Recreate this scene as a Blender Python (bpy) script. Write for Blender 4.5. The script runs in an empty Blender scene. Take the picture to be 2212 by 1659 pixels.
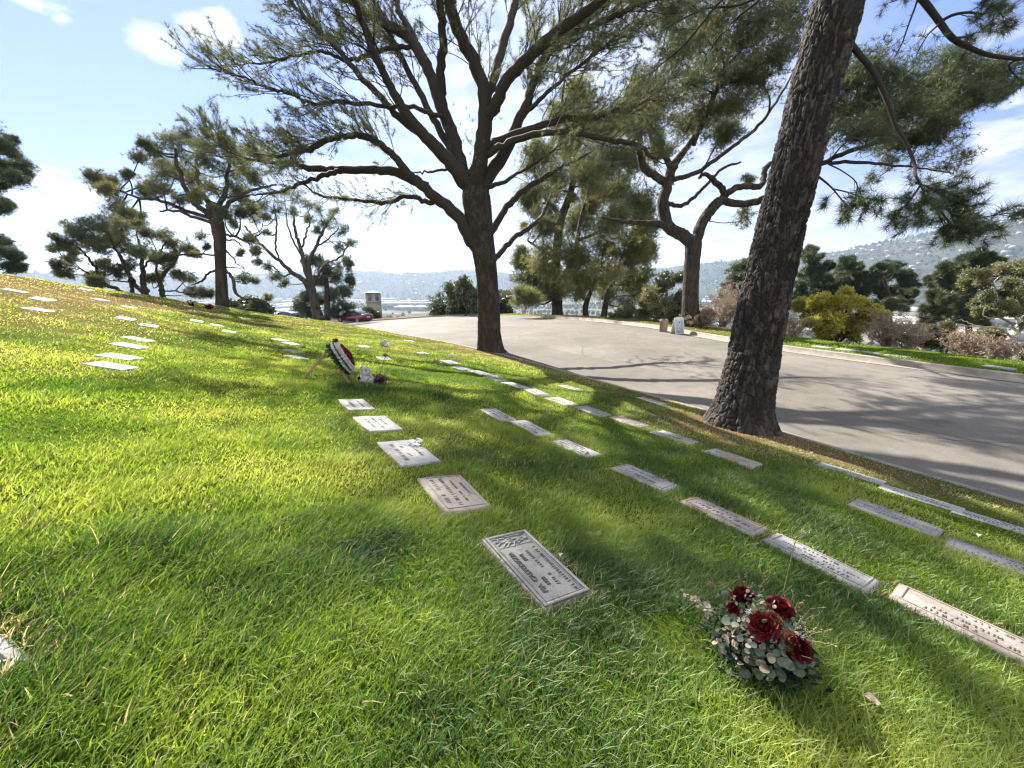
import bpy, math, random
import numpy as np
from mathutils import Vector, Matrix

rng = np.random.default_rng(7)
random.seed(7)
R = math.radians
scene = bpy.context.scene
COL = scene.collection

# ------------------------------------------------------------------ camera frame
CAMZ = 1.5
PITCH = R(14.4)
SP, CP = math.sin(PITCH), math.cos(PITCH)
FOC = 831.0                       # focal length in units of a 2212 x 1659 picture

def ray(px, py):
    u = (px - 1106.0) / FOC
    v = (py - 829.5) / FOC
    return np.array([u, CP - SP * v, -SP - CP * v])

def at_y(px, py, y):              # point seen at (px,py) at forward distance y
    d = ray(px, py)
    return d * (y / d[1]) + np.array([0, 0, CAMZ])

def depth_of(p):                  # distance along the optical axis, sets the size of a picture unit there
    return p[1] * CP - (p[2] - CAMZ) * SP

# ------------------------------------------------------------------ numpy noise
def _h(ix, iy, s):
    n = (ix.astype(np.int64) * 374761393 + iy.astype(np.int64) * 668265263 + s * 974634777) & 0x7fffffff
    n = ((n ^ (n >> 13)) * 1274126177) & 0x7fffffff
    n = (n ^ (n >> 16)) & 0xffff
    return n / 65535.0

def vnoise(x, y, s=0):
    x = np.asarray(x, float); y = np.asarray(y, float)
    ix = np.floor(x); iy = np.floor(y)
    fx = x - ix; fy = y - iy
    fx = fx * fx * (3 - 2 * fx); fy = fy * fy * (3 - 2 * fy)
    a = _h(ix, iy, s); b = _h(ix + 1, iy, s); c = _h(ix, iy + 1, s); d = _h(ix + 1, iy + 1, s)
    return (a * (1 - fx) + b * fx) * (1 - fy) + (c * (1 - fx) + d * fx) * fy

def fbm(x, y, s=0, o=4):
    t = 0; amp = .5
    for k in range(o):
        t = t + amp * (vnoise(x * 2 ** k + 13.7 * k, y * 2 ** k - 7.1 * k, s + k) - .5) * 2
        amp *= .5
    return t

# ------------------------------------------------------------------ terrain
# e runs downhill (to the road), a runs along the rows of graves
EX = np.array([.823, .567]); AX = np.array([-.567, .823])
def ea(x, y): return .8230 * x + .567 * y, -.567 * x + .823 * y
def xy(e, a): return .8241 * e - .5677 * a, .5677 * e + .8241 * a

NEAR = [(6.9, -24, -2.42), (7.1, -8, -2.47), (7.3, 0, -2.50), (7.6, 3, -2.52), (7.9, 8, -2.58), (8.1, 12, -2.62),
        (7.7, 16, -2.58), (6.98, 19.8, -2.56), (6.9, 27, -2.85), (7.0, 34, -3.3), (5.1, 43.8, -4.2), (0, 53.5, -4.9),
        (-8, 62, -5.5), (-20, 70, -6.3), (-34, 77, -7.0)]
FAR = [(14.3, -24, -2.2), (15.5, -8, -2.3), (16.4, .4, -2.40), (16.7, 6, -2.37), (18.2, 10.5, -2.38), (19.9, 14.5, -2.42),
       (22.0, 22.6, -2.68), (22.1, 32.6, -3.1), (20.9, 39, -3.35), (18.6, 44.5, -3.75), (12.9, 50, -4.35), (7.6, 58.4, -4.95),
       (-.5, 67, -5.4), (-14, 78, -6.3), (-30, 86, -7.0)]

def catmull(P, n=10):
    P = np.array(P, float)
    Q = np.vstack([2 * P[0] - P[1], P, 2 * P[-1] - P[-2]])
    out = []
    for i in range(1, len(Q) - 2):
        p0, p1, p2, p3 = Q[i - 1], Q[i], Q[i + 1], Q[i + 2]
        for k in range(n):
            t = k / n
            out.append(.5 * ((2 * p1) + (-p0 + p2) * t + (2 * p0 - 5 * p1 + 4 * p2 - p3) * t * t + (-p0 + 3 * p1 - 3 * p2 + p3) * t ** 3))
    out.append(P[-1])
    return np.array(out)

NC = catmull(NEAR); FC = catmull(FAR)

def softplus(x, k=1.0): return np.log1p(np.exp(np.clip(x / k, -30, 30))) * k

def base_lawn(e, a):
    # .14 slope below the path of the camera, .33 above it
    z = -1.5 - .14 * e + .150 * softplus(-e + .3, .8)
    # the brow of the hill: the lawn rolls over and falls away behind it
    a0 = 26.8 - 1.55 * np.clip(-e - 1.0, 0, 12)
    q = np.maximum(0, a - a0)
    qq = np.minimum(q, 14)
    z = z - .0105 * qq * qq - (q - qq) * .294
    # uphill flattening far to the left
    up = np.maximum(0, -e - 16)
    z = z - .012 * up * up * (up < 14) - (up >= 14) * (.012 * 196 + .336 * (up - 14))
    return z

def lawn_z(e, a, bumps=True):
    en = np.interp(a, NC[:, 1], NC[:, 0]); zn = np.interp(a, NC[:, 1], NC[:, 2])
    w = np.exp(-np.maximum(en - e, 0) / 3.5)
    z = base_lawn(e, a) + (zn - base_lawn(en, a)) * w
    if bumps:
        f = np.clip((en - e) / 1.5, 0, 1)
        z = z + f * (.035 * fbm(e * .9, a * .9, 3, 3) + .05 * fbm(e * .28, a * .28, 9, 2))
    return z + CAMZ
def ground(x, y):
    e, a = ea(np.asarray(x, float), np.asarray(y, float))
    return lawn_z(e, a)
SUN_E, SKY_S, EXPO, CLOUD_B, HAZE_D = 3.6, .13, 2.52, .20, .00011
FILL_C = 1.6  # brightness of the out-of-view cloud added to lift the shade
SKY_A, SKY_T, HAZE_C = .140, (.78, .76, 1.04, 1), (.60, .76, 1.0, 1)
GD, TD, TOPN = 1.0, 3.6, 1
# ------------------------------------------------------------------ mesh helpers
def tag(o, label=None, cat=None, group=None, kind=None):
    if label: o['label'] = label
    if cat: o['category'] = cat
    if group: o['group'] = group
    if kind: o['kind'] = kind
    return o

def link(name, me, mat=None, parent=None, smooth=False):
    o = bpy.data.objects.new(name, me)
    COL.objects.link(o)
    if mat is not None:
        for m in (mat if isinstance(mat, (list, tuple)) else [mat]): me.materials.append(m)
    if smooth: me.shade_smooth()
    if parent is not None: o.parent = parent
    return o

def empty(name, loc, rz=0.0, label=None, cat=None, group=None):
    o = bpy.data.objects.new(name, None)
    o.empty_display_size = .2
    COL.objects.link(o)
    o.location = loc; o.rotation_euler = (0, 0, rz)
    return tag(o, label, cat, group)

def raw_mesh(name, V, F, attrs=None, uv=None, mi=None):
    """V (n,3); F list of (m,k) int arrays with k = 3 or 4; attrs {name: per-vertex floats}"""
    V = np.asarray(V, np.float32)
    if not isinstance(F, list): F = [F]
    F = [np.asarray(f, np.int32) for f in F if len(f)]
    me = bpy.data.meshes.new(name)
    me.vertices.add(len(V)); me.vertices.foreach_set('co', V.ravel())
    loops = np.concatenate([f.ravel() for f in F])
    tot = np.concatenate([np.full(len(f), f.shape[1], np.int32) for f in F])
    start = np.concatenate([[0], np.cumsum(tot)[:-1]]).astype(np.int32)
    me.loops.add(len(loops)); me.loops.foreach_set('vertex_index', loops)
    me.polygons.add(len(tot)); me.polygons.foreach_set('loop_start', start); me.polygons.foreach_set('loop_total', tot)
    if mi is not None: me.polygons.foreach_set('material_index', np.asarray(mi, np.int32))
    for k, v in (attrs or {}).items():
        at = me.attributes.new(k, 'FLOAT', 'POINT'); at.data.foreach_set('value', np.asarray(v, np.float32))
    if uv is not None:
        l = me.uv_layers.new(name='UVMap'); l.data.foreach_set('uv', np.asarray(uv, np.float32)[loops].ravel())
    me.update(calc_edges=True); me.validate()
    return me

class MB:
    """collects shapes into one mesh"""
    def __init__(s): s.V = []; s.Q = []; s.T = []; s.n = 0; s.tint = []
    def add(s, V, Q=None, T=None, tint=0.5):
        V = np.asarray(V, float).reshape(-1, 3)
        if Q is not None and len(Q): s.Q.append(np.asarray(Q, int) + s.n)
        if T is not None and len(T): s.T.append(np.asarray(T, int) + s.n)
        s.V.append(V); s.n += len(V)
        s.tint.append(np.full(len(V), tint) if np.isscalar(tint) else np.asarray(tint))
    def box(s, c, size, M=None, bevel=0.0, tint=.5):
        x, y, z = [q / 2 for q in size]
        b = min(bevel, x * .9, y * .9, z * .9)
        if b <= 0:
            V = np.array([(i, j, k) for k in (-z, z) for j in (-y, y) for i in (-x, x)])
            Q = [(0, 2, 3, 1), (4, 5, 7, 6), (0, 1, 5, 4), (2, 6, 7, 3), (0, 4, 6, 2), (1, 3, 7, 5)]
            T = None
        else:
            import bmesh
            bm = bmesh.new(); bmesh.ops.create_cube(bm, size=1)
            for v in bm.verts: v.co = Vector((v.co.x * 2 * x, v.co.y * 2 * y, v.co.z * 2 * z))
            bmesh.ops.bevel(bm, geom=list(bm.edges), offset=b, segments=2, affect='EDGES', profile=.5)
            bm.verts.index_update()
            V = np.array([v.co[:] for v in bm.verts])
            Q = [[v.index for v in f.verts] for f in bm.faces if len(f.verts) == 4]
            T = [[v.index for v in f.verts] for f in bm.faces if len(f.verts) == 3]
            bm.free()
        if M is not None: V = V @ np.asarray(M).T
        s.add(V + np.asarray(c, float), Q, T, tint)
    def tube(s, P, r, n=6, cap=False, tint=.5, rough=0.0):
        P = np.asarray(P, float); m = len(P)
        r = np.broadcast_to(np.asarray(r, float), (m,))
        T = np.gradient(P, axis=0); T /= np.linalg.norm(T, axis=1)[:, None] + 1e-9
        up = np.array([0, 0, 1.]) if abs(T[0, 2]) < .9 else np.array([1., 0, 0])
        A = np.cross(T[0], up); A /= np.linalg.norm(A)
        th = np.arange(n) * 2 * math.pi / n
        V = np.empty((m, n, 3))
        for i in range(m):
            A = A - T[i] * A.dot(T[i]); A /= np.linalg.norm(A) + 1e-9
            B = np.cross(T[i], A)
            rr = r[i] * (1 + rough * (rng.random(n) - .5)) if rough else r[i]
            V[i] = P[i] + (np.cos(th) * rr)[:, None] * A + (np.sin(th) * rr)[:, None] * B
        i = np.arange(m - 1)[:, None]; j = np.arange(n)[None, :]; jn = (j + 1) % n
        Q = np.stack([i * n + j, i * n + jn, (i + 1) * n + jn, (i + 1) * n + j], -1).reshape(-1, 4)
        V = V.reshape(-1, 3); Tt = []
        if cap:
            V = np.vstack([V, P[0], P[-1]]); k = m * n
            for q in range(n):
                Tt.append((k, (q + 1) % n, q)); Tt.append((k + 1, (m - 1) * n + q, (m - 1) * n + (q + 1) % n))
        s.add(V, Q, Tt, tint)
    def lathe(s, prof, n=20, c=(0, 0, 0), M=None, tint=.5):
        prof = np.array(prof, float); m = len(prof); th = np.arange(n) * 2 * math.pi / n
        V = np.stack([prof[:, 0][:, None] * np.cos(th), prof[:, 0][:, None] * np.sin(th), np.repeat(prof[:, 1][:, None], n, 1)], -1)
        i = np.arange(m - 1)[:, None]; j = np.arange(n)[None, :]; jn = (j + 1) % n
        Q = np.stack([i * n + j, i * n + jn, (i + 1) * n + jn, (i + 1) * n + j], -1).reshape(-1, 4)
        V = V.reshape(-1, 3)
        if M is not None: V = V @ np.asarray(M).T
        s.add(V + np.asarray(c, float), Q, None, tint)
    def grid(s, V, tint=.5):          # V (m,n,3)
        m, n = V.shape[:2]
        i = np.arange(m - 1)[:, None]; j = np.arange(n - 1)[None, :]
        Q = np.stack([i * n + j, i * n + j + 1, (i + 1) * n + j + 1, (i + 1) * n + j], -1).reshape(-1, 4)
        s.add(V.reshape(-1, 3), Q, None, tint if np.isscalar(tint) else np.asarray(tint).ravel())
    def ball(s, c, r, n=8, m=6, noise=0.0, tint=.5):
        r = np.broadcast_to(np.asarray(r, float), (3,))
        th = np.linspace(0, math.pi, m + 1); ph = np.arange(n) * 2 * math.pi / n
        D = np.stack([np.sin(th)[:, None] * np.cos(ph), np.sin(th)[:, None] * np.sin(ph), np.repeat(np.cos(th)[:, None], n, 1)], -1)
        if noise: D = D * (1 + noise * (rng.random((m + 1, n, 1)) - .5))
        i = np.arange(m)[:, None]; j = np.arange(n)[None, :]; jn = (j + 1) % n
        Q = np.stack([i * n + j, (i + 1) * n + j, (i + 1) * n + jn, i * n + jn], -1).reshape(-1, 4)
        s.add((D * r).reshape(-1, 3) + np.asarray(c, float), Q, None, tint)
    def mesh(s, name):
        F = []
        if s.Q: F.append(np.concatenate(s.Q))
        if s.T: F.append(np.concatenate(s.T))
        return raw_mesh(name, np.concatenate(s.V), F, {'tint': np.concatenate(s.tint)})
    def build(s, name, mat, parent=None, smooth=False):
        o = link(name, s.mesh(name), mat, parent, smooth)
        return o

def unit(v): return v / (np.linalg.norm(v, axis=-1, keepdims=True) + 1e-9)

def needles(P, D, K, L, w, spread=.75, tint=None, var=.25):
    """fans of thin triangles (pine needles)"""
    P = np.asarray(P, float); D = unit(np.asarray(D, float)); n = len(P)
    Rv = unit(rng.normal(size=(n, K, 3)))
    d = unit(D[:, None] * (1.05 - spread) + Rv * spread)
    side = unit(np.cross(d, rng.normal(size=(n, K, 3))))
    l = L * (.65 + .7 * rng.random((n, K, 1)))
    b = P[:, None] + d * 0.0
    V = np.stack([b - side * w / 2, b + side * w / 2, b + d * l], 2)
    t = (rng.random(n) if tint is None else tint)[:, None] + var * (rng.random((n, K)) - .5)
    return V.reshape(-1, 3), np.repeat(np.clip(t, 0, 1).ravel(), 3)

def leaves(P, D, K, L, w, spread=.9, tint=None, var=.3):
    """sprays of diamond leaves"""
    P = np.asarray(P, float); D = unit(np.asarray(D, float)); n = len(P)
    d = unit(D[:, None] * (1.05 - spread) + unit(rng.normal(size=(n, K, 3))) * spread)
    side = unit(np.cross(d, rng.normal(size=(n, K, 3))))
    l = L * (.6 + .8 * rng.random((n, K, 1)))
    b = P[:, None] + unit(rng.normal(size=(n, K, 3))) * L * .8
    V = np.stack([b, b + d * l * .5 + side * w / 2, b + d * l, b + d * l * .5 - side * w / 2], 2)
    t = (rng.random(n) if tint is None else tint)[:, None] + var * (rng.random((n, K)) - .5)
    return V.reshape(-1, 3), np.repeat(np.clip(t, 0, 1).ravel(), 4)

def foliage_obj(name, parts, mat, parent):
    """parts: list of (V, tint, k) with k vertices per face"""
    V = np.concatenate([p[0] for p in parts]); t = np.concatenate([p[1] for p in parts])
    F = []; off = 0
    for v, _, k in parts:
        F.append(np.arange(len(v), dtype=np.int32).reshape(-1, k) + off); off += len(v)
    return link(name, raw_mesh(name, V, F, {'tint': t}), mat, parent)

# ------------------------------------------------------------------ materials
def nodes(name):
    m = bpy.data.materials.new(name); m.use_nodes = True
    nt = m.node_tree; nt.nodes.clear()
    out = nt.nodes.new('ShaderNodeOutputMaterial')
    return m, nt, out

def N(nt, t, **kw):
    n = nt.nodes.new(t)
    for k, v in kw.items():
        if k in n.inputs: n.inputs[k].default_value = v
        else: setattr(n, k, v)
    return n

def ramp(nt, stops, fac=None, interp='LINEAR'):
    r = nt.nodes.new('ShaderNodeValToRGB'); r.color_ramp.interpolation = interp
    el = r.color_ramp.elements
    while len(el) < len(stops): el.new(.5)
    for e_, (p, c) in zip(el, stops):
        e_.position = p; e_.color = (*c, 1) if len(c) == 3 else c
    if fac is not None: nt.links.new(fac, r.inputs[0])
    return r

def mixc(nt, f, a, b, mode='MIX'):
    m = nt.nodes.new('ShaderNodeMix'); m.data_type = 'RGBA'; m.blend_type = mode
    for i, v in ((0, f), (6, a), (7, b)):
        if hasattr(v, 'links') or hasattr(v, 'is_linked'): nt.links.new(v, m.inputs[i])
        else: m.inputs[i].default_value = v if i == 0 else ((*v, 1) if len(v) == 3 else v)
    return m.outputs[2]

def obj_noise(nt, scale, detail=4, rough=.55, vec=None):
    n = N(nt, 'ShaderNodeTexNoise', Scale=scale, Detail=detail, Roughness=rough)
    if vec is None:
        g = nt.nodes.new('ShaderNodeNewGeometry'); vec = g.outputs['Position']
    nt.links.new(vec, n.inputs['Vector'])
    return n.outputs['Fac']

def solid(name, col, rough=.6, var=.12, scale=8, metal=0, spec=.4, bump=0, coat=0):
    m, nt, out = nodes(name)
    p = N(nt, 'ShaderNodeBsdfPrincipled', Roughness=rough, Metallic=metal)
    p.inputs['Specular IOR Level'].default_value = spec; p.inputs['Coat Weight'].default_value = coat
    tc = nt.nodes.new('ShaderNodeTexCoord')
    f = obj_noise(nt, scale, 5, .6, tc.outputs['Object'])
    lo = tuple(c * (1 - var * 1.5) for c in col); hi = tuple(min(1, c * (1 + var * 1.5)) for c in col)
    r = ramp(nt, [(.3, lo), (.7, hi)], f)
    nt.links.new(r.outputs[0], p.inputs['Base Color'])
    if bump:
        b = N(nt, 'ShaderNodeBump', Strength=bump, Distance=.01); nt.links.new(f, b.inputs['Height'])
        nt.links.new(b.outputs[0], p.inputs['Normal'])
    nt.links.new(p.outputs[0], out.inputs[0])
    return m

def leafmat(name, stops, trans=.45, rough=.55, gloss=.06, big=None, bigscale=.35):
    """thin leaf: reflects and transmits; colour from the per-leaf tint"""
    m, nt, out = nodes(name)
    at = N(nt, 'ShaderNodeAttribute', attribute_name='tint')
    col = ramp(nt, stops, at.outputs['Fac']).outputs[0]
    if big is not None:
        f = obj_noise(nt, bigscale, 3)
        f2 = ramp(nt, [(.45, (0, 0, 0)), (.62, (1, 1, 1))], f).outputs[0]
        col = mixc(nt, f2, col, mixc(nt, .55, col, big))
    d = N(nt, 'ShaderNodeBsdfDiffuse'); t = N(nt, 'ShaderNodeBsdfTranslucent')
    nt.links.new(col, d.inputs[0])
    tc = mixc(nt, 1.0, col, (1.0, 1.0, .75), 'MULTIPLY'); nt.links.new(tc, t.inputs[0])
    mx = N(nt, 'ShaderNodeMixShader', Fac=trans)
    nt.links.new(d.outputs[0], mx.inputs[1]); nt.links.new(t.outputs[0], mx.inputs[2])
    g = N(nt, 'ShaderNodeBsdfGlossy', Roughness=rough); g.inputs[0].default_value = (.8, .85, .8, 1)
    m2 = N(nt, 'ShaderNodeMixShader', Fac=gloss)
    nt.links.new(mx.outputs[0], m2.inputs[1]); nt.links.new(g.outputs[0], m2.inputs[2])
    nt.links.new(m2.outputs[0], out.inputs[0])
    return m

def barkmat(name, c1, c2, c3, vs=14, stretch=.35, bump=.6):
    m, nt, out = nodes(name)
    tc = nt.nodes.new('ShaderNodeTexCoord')
    mp = N(nt, 'ShaderNodeMapping'); mp.inputs['Scale'].default_value = (1, 1, stretch)
    nt.links.new(tc.outputs['Object'], mp.inputs[0])
    nz = N(nt, 'ShaderNodeTexNoise', Scale=6, Detail=4); nt.links.new(mp.outputs[0], nz.inputs['Vector'])
    ad = N(nt, 'ShaderNodeMixRGB', Fac=.12); nt.links.new(mp.outputs[0], ad.inputs[1]); nt.links.new(nz.outputs['Color'], ad.inputs[2])
    v = N(nt, 'ShaderNodeTexVoronoi', Scale=vs, feature='DISTANCE_TO_EDGE'); nt.links.new(ad.outputs[0], v.inputs['Vector'])
    vc = N(nt, 'ShaderNodeTexVoronoi', Scale=vs); nt.links.new(ad.outputs[0], vc.inputs['Vector'])
    sep = nt.nodes.new('ShaderNodeSeparateColor'); nt.links.new(vc.outputs['Color'], sep.inputs[0])
    c = ramp(nt, [(0, c1), (.5, c2), (1, c3)], sep.outputs[0]).outputs[0]
    f2 = obj_noise(nt, 1.3, 5, .6, tc.outputs['Object'])
    c = mixc(nt, ramp(nt, [(.35, (0, 0, 0)), (.75, (1, 1, 1))], f2).outputs[0], c, mixc(nt, .5, c, c3))
    p = N(nt, 'ShaderNodeBsdfPrincipled', Roughness=.9); p.inputs['Specular IOR Level'].default_value = .15
    nt.links.new(c, p.inputs['Base Color'])
    hgt = ramp(nt, [(0, (0, 0, 0)), (.18, (.75, .75, .75)), (.5, (1, 1, 1))], v.outputs['Distance']).outputs[0]
    b = N(nt, 'ShaderNodeBump', Strength=bump, Distance=.03); nt.links.new(hgt, b.inputs['Height'])
    nf = obj_noise(nt, 60, 4, .6, tc.outputs['Object'])
    b2 = N(nt, 'ShaderNodeBump', Strength=.25, Distance=.008); nt.links.new(nf, b2.inputs['Height']); nt.links.new(b.outputs[0], b2.inputs['Normal'])
    nt.links.new(b2.outputs[0], p.inputs['Normal'])
    nt.links.new(p.outputs[0], out.inputs[0])
    return m

def tintmat(name, stops, rough=.7, trans=0.0, spec=.3):
    m, nt, out = nodes(name)
    at = N(nt, 'ShaderNodeAttribute', attribute_name='tint')
    col = ramp(nt, stops, at.outputs['Fac']).outputs[0]
    p = N(nt, 'ShaderNodeBsdfPrincipled', Roughness=rough); p.inputs['Specular IOR Level'].default_value = spec
    nt.links.new(col, p.inputs['Base Color'])
    if trans:
        t = N(nt, 'ShaderNodeBsdfTranslucent'); nt.links.new(col, t.inputs[0])
        mx = N(nt, 'ShaderNodeMixShader', Fac=trans); nt.links.new(p.outputs[0], mx.inputs[1]); nt.links.new(t.outputs[0], mx.inputs[2])
        nt.links.new(mx.outputs[0], out.inputs[0])
    else: nt.links.new(p.outputs[0], out.inputs[0])
    return m
# ------------------------------------------------------------------ camera, sun, sky
cd = bpy.data.cameras.new('camera'); cam = bpy.data.objects.new('camera', cd); COL.objects.link(cam)
cd.sensor_width = 36; cd.lens = 36 * FOC / 2212; cd.clip_start = .05; cd.clip_end = 30000
cam.location = (0, 0, CAMZ); cam.rotation_euler = (math.pi / 2 - PITCH, 0, 0)
scene.camera = cam

SUN_AZ, SUN_EL = R(-31), R(38)
SDIR = np.array([math.sin(SUN_AZ) * math.cos(SUN_EL), math.cos(SUN_AZ) * math.cos(SUN_EL), math.sin(SUN_EL)])
sl = bpy.data.lights.new('sun', 'SUN'); sl.energy = SUN_E; sl.angle = R(.55); sl.color = (1, .94, .84)
so = bpy.data.objects.new('sun', sl); COL.objects.link(so)
so.rotation_euler = Vector(SDIR).to_track_quat('Z', 'Y').to_euler()

scene.cycles.filter_width = 1.3
scene.view_settings.view_transform = 'Standard'; scene.view_settings.look = 'None'
scene.view_settings.gamma = 1; scene.view_settings.exposure = EXPO

w = bpy.data.worlds.new('World'); scene.world = w; w.use_nodes = True
nt = w.node_tree; nt.nodes.clear()
wo = nt.nodes.new('ShaderNodeOutputWorld'); bg = nt.nodes.new('ShaderNodeBackground'); bg.inputs[1].default_value = SKY_S
sky = nt.nodes.new('ShaderNodeTexSky'); sky.sky_type = 'NISHITA'; sky.sun_disc = False
sky.sun_elevation = SUN_EL; sky.sun_rotation = SUN_AZ; sky.air_density = 1.0; sky.dust_density = .05; sky.ozone_density = 2.0; sky.altitude = 300
def M(op, a, b=None, c=None):
    n = nt.nodes.new('ShaderNodeMath'); n.operation = op
    for i, v in enumerate((a, b, c)):
        if v is None: continue
        if hasattr(v, 'is_linked'): nt.links.new(v, n.inputs[i])
        else: n.inputs[i].default_value = v
    return n.outputs[0]
tc = nt.nodes.new('ShaderNodeTexCoord'); sx = nt.nodes.new('ShaderNodeSeparateXYZ'); nt.links.new(tc.outputs['Generated'], sx.inputs[0])
X, Y, Z = sx.outputs
AZ = M('ARCTAN2', X, Y); EL = M('ARCSINE', Z)
# clouds lie on a layer overhead: direction divided by height gives the layer's plan
zz = M('ADD', M('MAXIMUM', Z, 0.0), .16)
cv = nt.nodes.new('ShaderNodeCombineXYZ'); nt.links.new(M('DIVIDE', X, zz), cv.inputs[0]); nt.links.new(M('DIVIDE', Y, zz), cv.inputs[1])
def wn(scale, detail, rough, off):
    mp = nt.nodes.new('ShaderNodeMapping'); mp.inputs['Location'].default_value = off; nt.links.new(cv.outputs[0], mp.inputs[0])
    n = nt.nodes.new('ShaderNodeTexNoise'); n.inputs['Scale'].default_value = scale; n.inputs['Detail'].default_value = detail
    n.inputs['Roughness'].default_value = rough; nt.links.new(mp.outputs[0], n.inputs['Vector'])
    return n.outputs['Fac']
n1 = wn(1.6, 8, .58, (3.1, .7, 0)); n2 = wn(6.5, 6, .6, (.4, 5.2, 0)); n3 = wn(.8, 5, .5, (7.7, 1.2, 2))
def blob(px, py, rx, ry):
    d = ray(px, py); d /= np.linalg.norm(d); az, el = math.atan2(d[0], d[1]), math.asin(d[2])
    k = FOC * 1.0 / (1 + ((px - 1106) / FOC) ** 2 * .62)   # picture units per radian across there
    a = M('DIVIDE', M('SUBTRACT', AZ, az), rx / 831 / (1 + ((px - 1106) / FOC) ** 2))
    b = M('DIVIDE', M('SUBTRACT', EL, el), ry / 831 / math.sqrt(1 + ((px - 1106) / FOC) ** 2))
    return M('SUBTRACT', 1.0, M('ADD', M('MULTIPLY', a, a), M('MULTIPLY', b, b)))
def union(bl):
    o = None
    for p in bl:
        q = blob(*p); o = q if o is None else M('MAXIMUM', o, q)
    return M('MAXIMUM', o, -1.5)
puffs = union([(345, 108, 80, 40), (80, 8, 120, 20), (135, 38, 45, 18), (100, 392, 125, 34), (190, 418, 130, 36), (50, 425, 140, 34), (50, 508, 170, 26), (150, 592, 300, 30), (420, 560, 160, 22), (600, 500, 120, 20),
               (880, 505, 170, 26), (920, 535, 180, 22), (760, 395, 90, 35), (2150, 85, 130, 62), (2160, 300, 150, 62), (2190, 215, 60, 30), (2000, 75, 60, 30), (1850, 455, 260, 34), (480, 60, 40, 30), (460, 70, 70, 25)])
veil = union([(1180, 160, 380, 300), (1300, 380, 420, 260), (1000, 570, 700, 95), (1750, 520, 700, 100), (250, 612, 500, 40), (2000, 420, 300, 60), (800, 420, 200, 60)])
detail = M('ADD', M('MULTIPLY', M('SUBTRACT', n1, .5), 2.6), M('MULTIPLY', M('SUBTRACT', n2, .5), 1.6))
def sstep(v, lo, hi):
    mr = nt.nodes.new('ShaderNodeMapRange'); mr.interpolation_type = 'SMOOTHSTEP'; mr.inputs[1].default_value = lo; mr.inputs[2].default_value = hi
    nt.links.new(v, mr.inputs[0]); return mr.outputs[0]
n4 = wn(15, 5, .62, (1.9, 3.3, 1))
detail = M('ADD', M('MULTIPLY', detail, 1.35), M('MULTIPLY', M('SUBTRACT', n4, .5), 1.1))
d1 = sstep(M('ADD', M('ADD', M('MULTIPLY', puffs, .9), -.28), detail), -.05, .80)
d2 = M('MULTIPLY', sstep(M('ADD', veil, M('MULTIPLY', M('SUBTRACT', n3, .5), 1.8)), -.5, .95), .52)
# scattered thin cloud everywhere else, out of the picture too
d3 = M('MULTIPLY', sstep(M('ADD', M('MULTIPLY', M('SUBTRACT', n3, .56), 4), M('MULTIPLY', M('SUBTRACT', n1, .5), 1.5)), .1, 1.2), .35)
# added fill light: unseen bright cloud overhead and behind the viewer
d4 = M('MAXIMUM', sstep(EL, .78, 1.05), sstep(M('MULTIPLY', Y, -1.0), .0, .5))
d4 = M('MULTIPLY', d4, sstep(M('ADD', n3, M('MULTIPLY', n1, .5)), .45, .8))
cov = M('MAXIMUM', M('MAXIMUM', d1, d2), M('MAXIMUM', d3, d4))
shade = sstep(M('ADD', M('ADD', M('MULTIPLY', n2, .8), M('MULTIPLY', n1, .4)), M('MULTIPLY', n4, .25)), .58, .86)
def wmix(f, a, b):
    m = nt.nodes.new('ShaderNodeMix'); m.data_type = 'RGBA'
    for i, v in ((0, f), (6, a), (7, b)):
        if hasattr(v, 'is_linked'): nt.links.new(v, m.inputs[i])
        else: m.inputs[i].default_value = v if i == 0 else (*v, 1)
    return m.outputs[2]
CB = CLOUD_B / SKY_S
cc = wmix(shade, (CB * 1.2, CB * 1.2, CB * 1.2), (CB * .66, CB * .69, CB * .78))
cc = wmix(d4, cc, (CB * FILL_C, CB * FILL_C * .985, CB * FILL_C * .95))
# the camera's tone curve for the sky: bright air round the sun is held back
lum = nt.nodes.new('ShaderNodeRGBToBW'); nt.links.new(sky.outputs[0], lum.inputs[0])
gain = M('DIVIDE', 1.0, M('ADD', 1.0, M('MULTIPLY', lum.outputs[0], SKY_S / SKY_A)))
mul = nt.nodes.new('ShaderNodeMix'); mul.data_type = 'RGBA'; mul.blend_type = 'MULTIPLY'; mul.inputs[0].default_value = 1
nt.links.new(sky.outputs[0], mul.inputs[6]); mul.inputs[7].default_value = SKY_T
sc_ = nt.nodes.new('ShaderNodeVectorMath'); sc_.operation = 'SCALE'; nt.links.new(mul.outputs[2], sc_.inputs[0]); nt.links.new(gain, sc_.inputs['Scale'])
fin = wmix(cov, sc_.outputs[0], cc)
nt.links.new(fin, bg.inputs[0]); nt.links.new(bg.outputs[0], wo.inputs[0])

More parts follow.
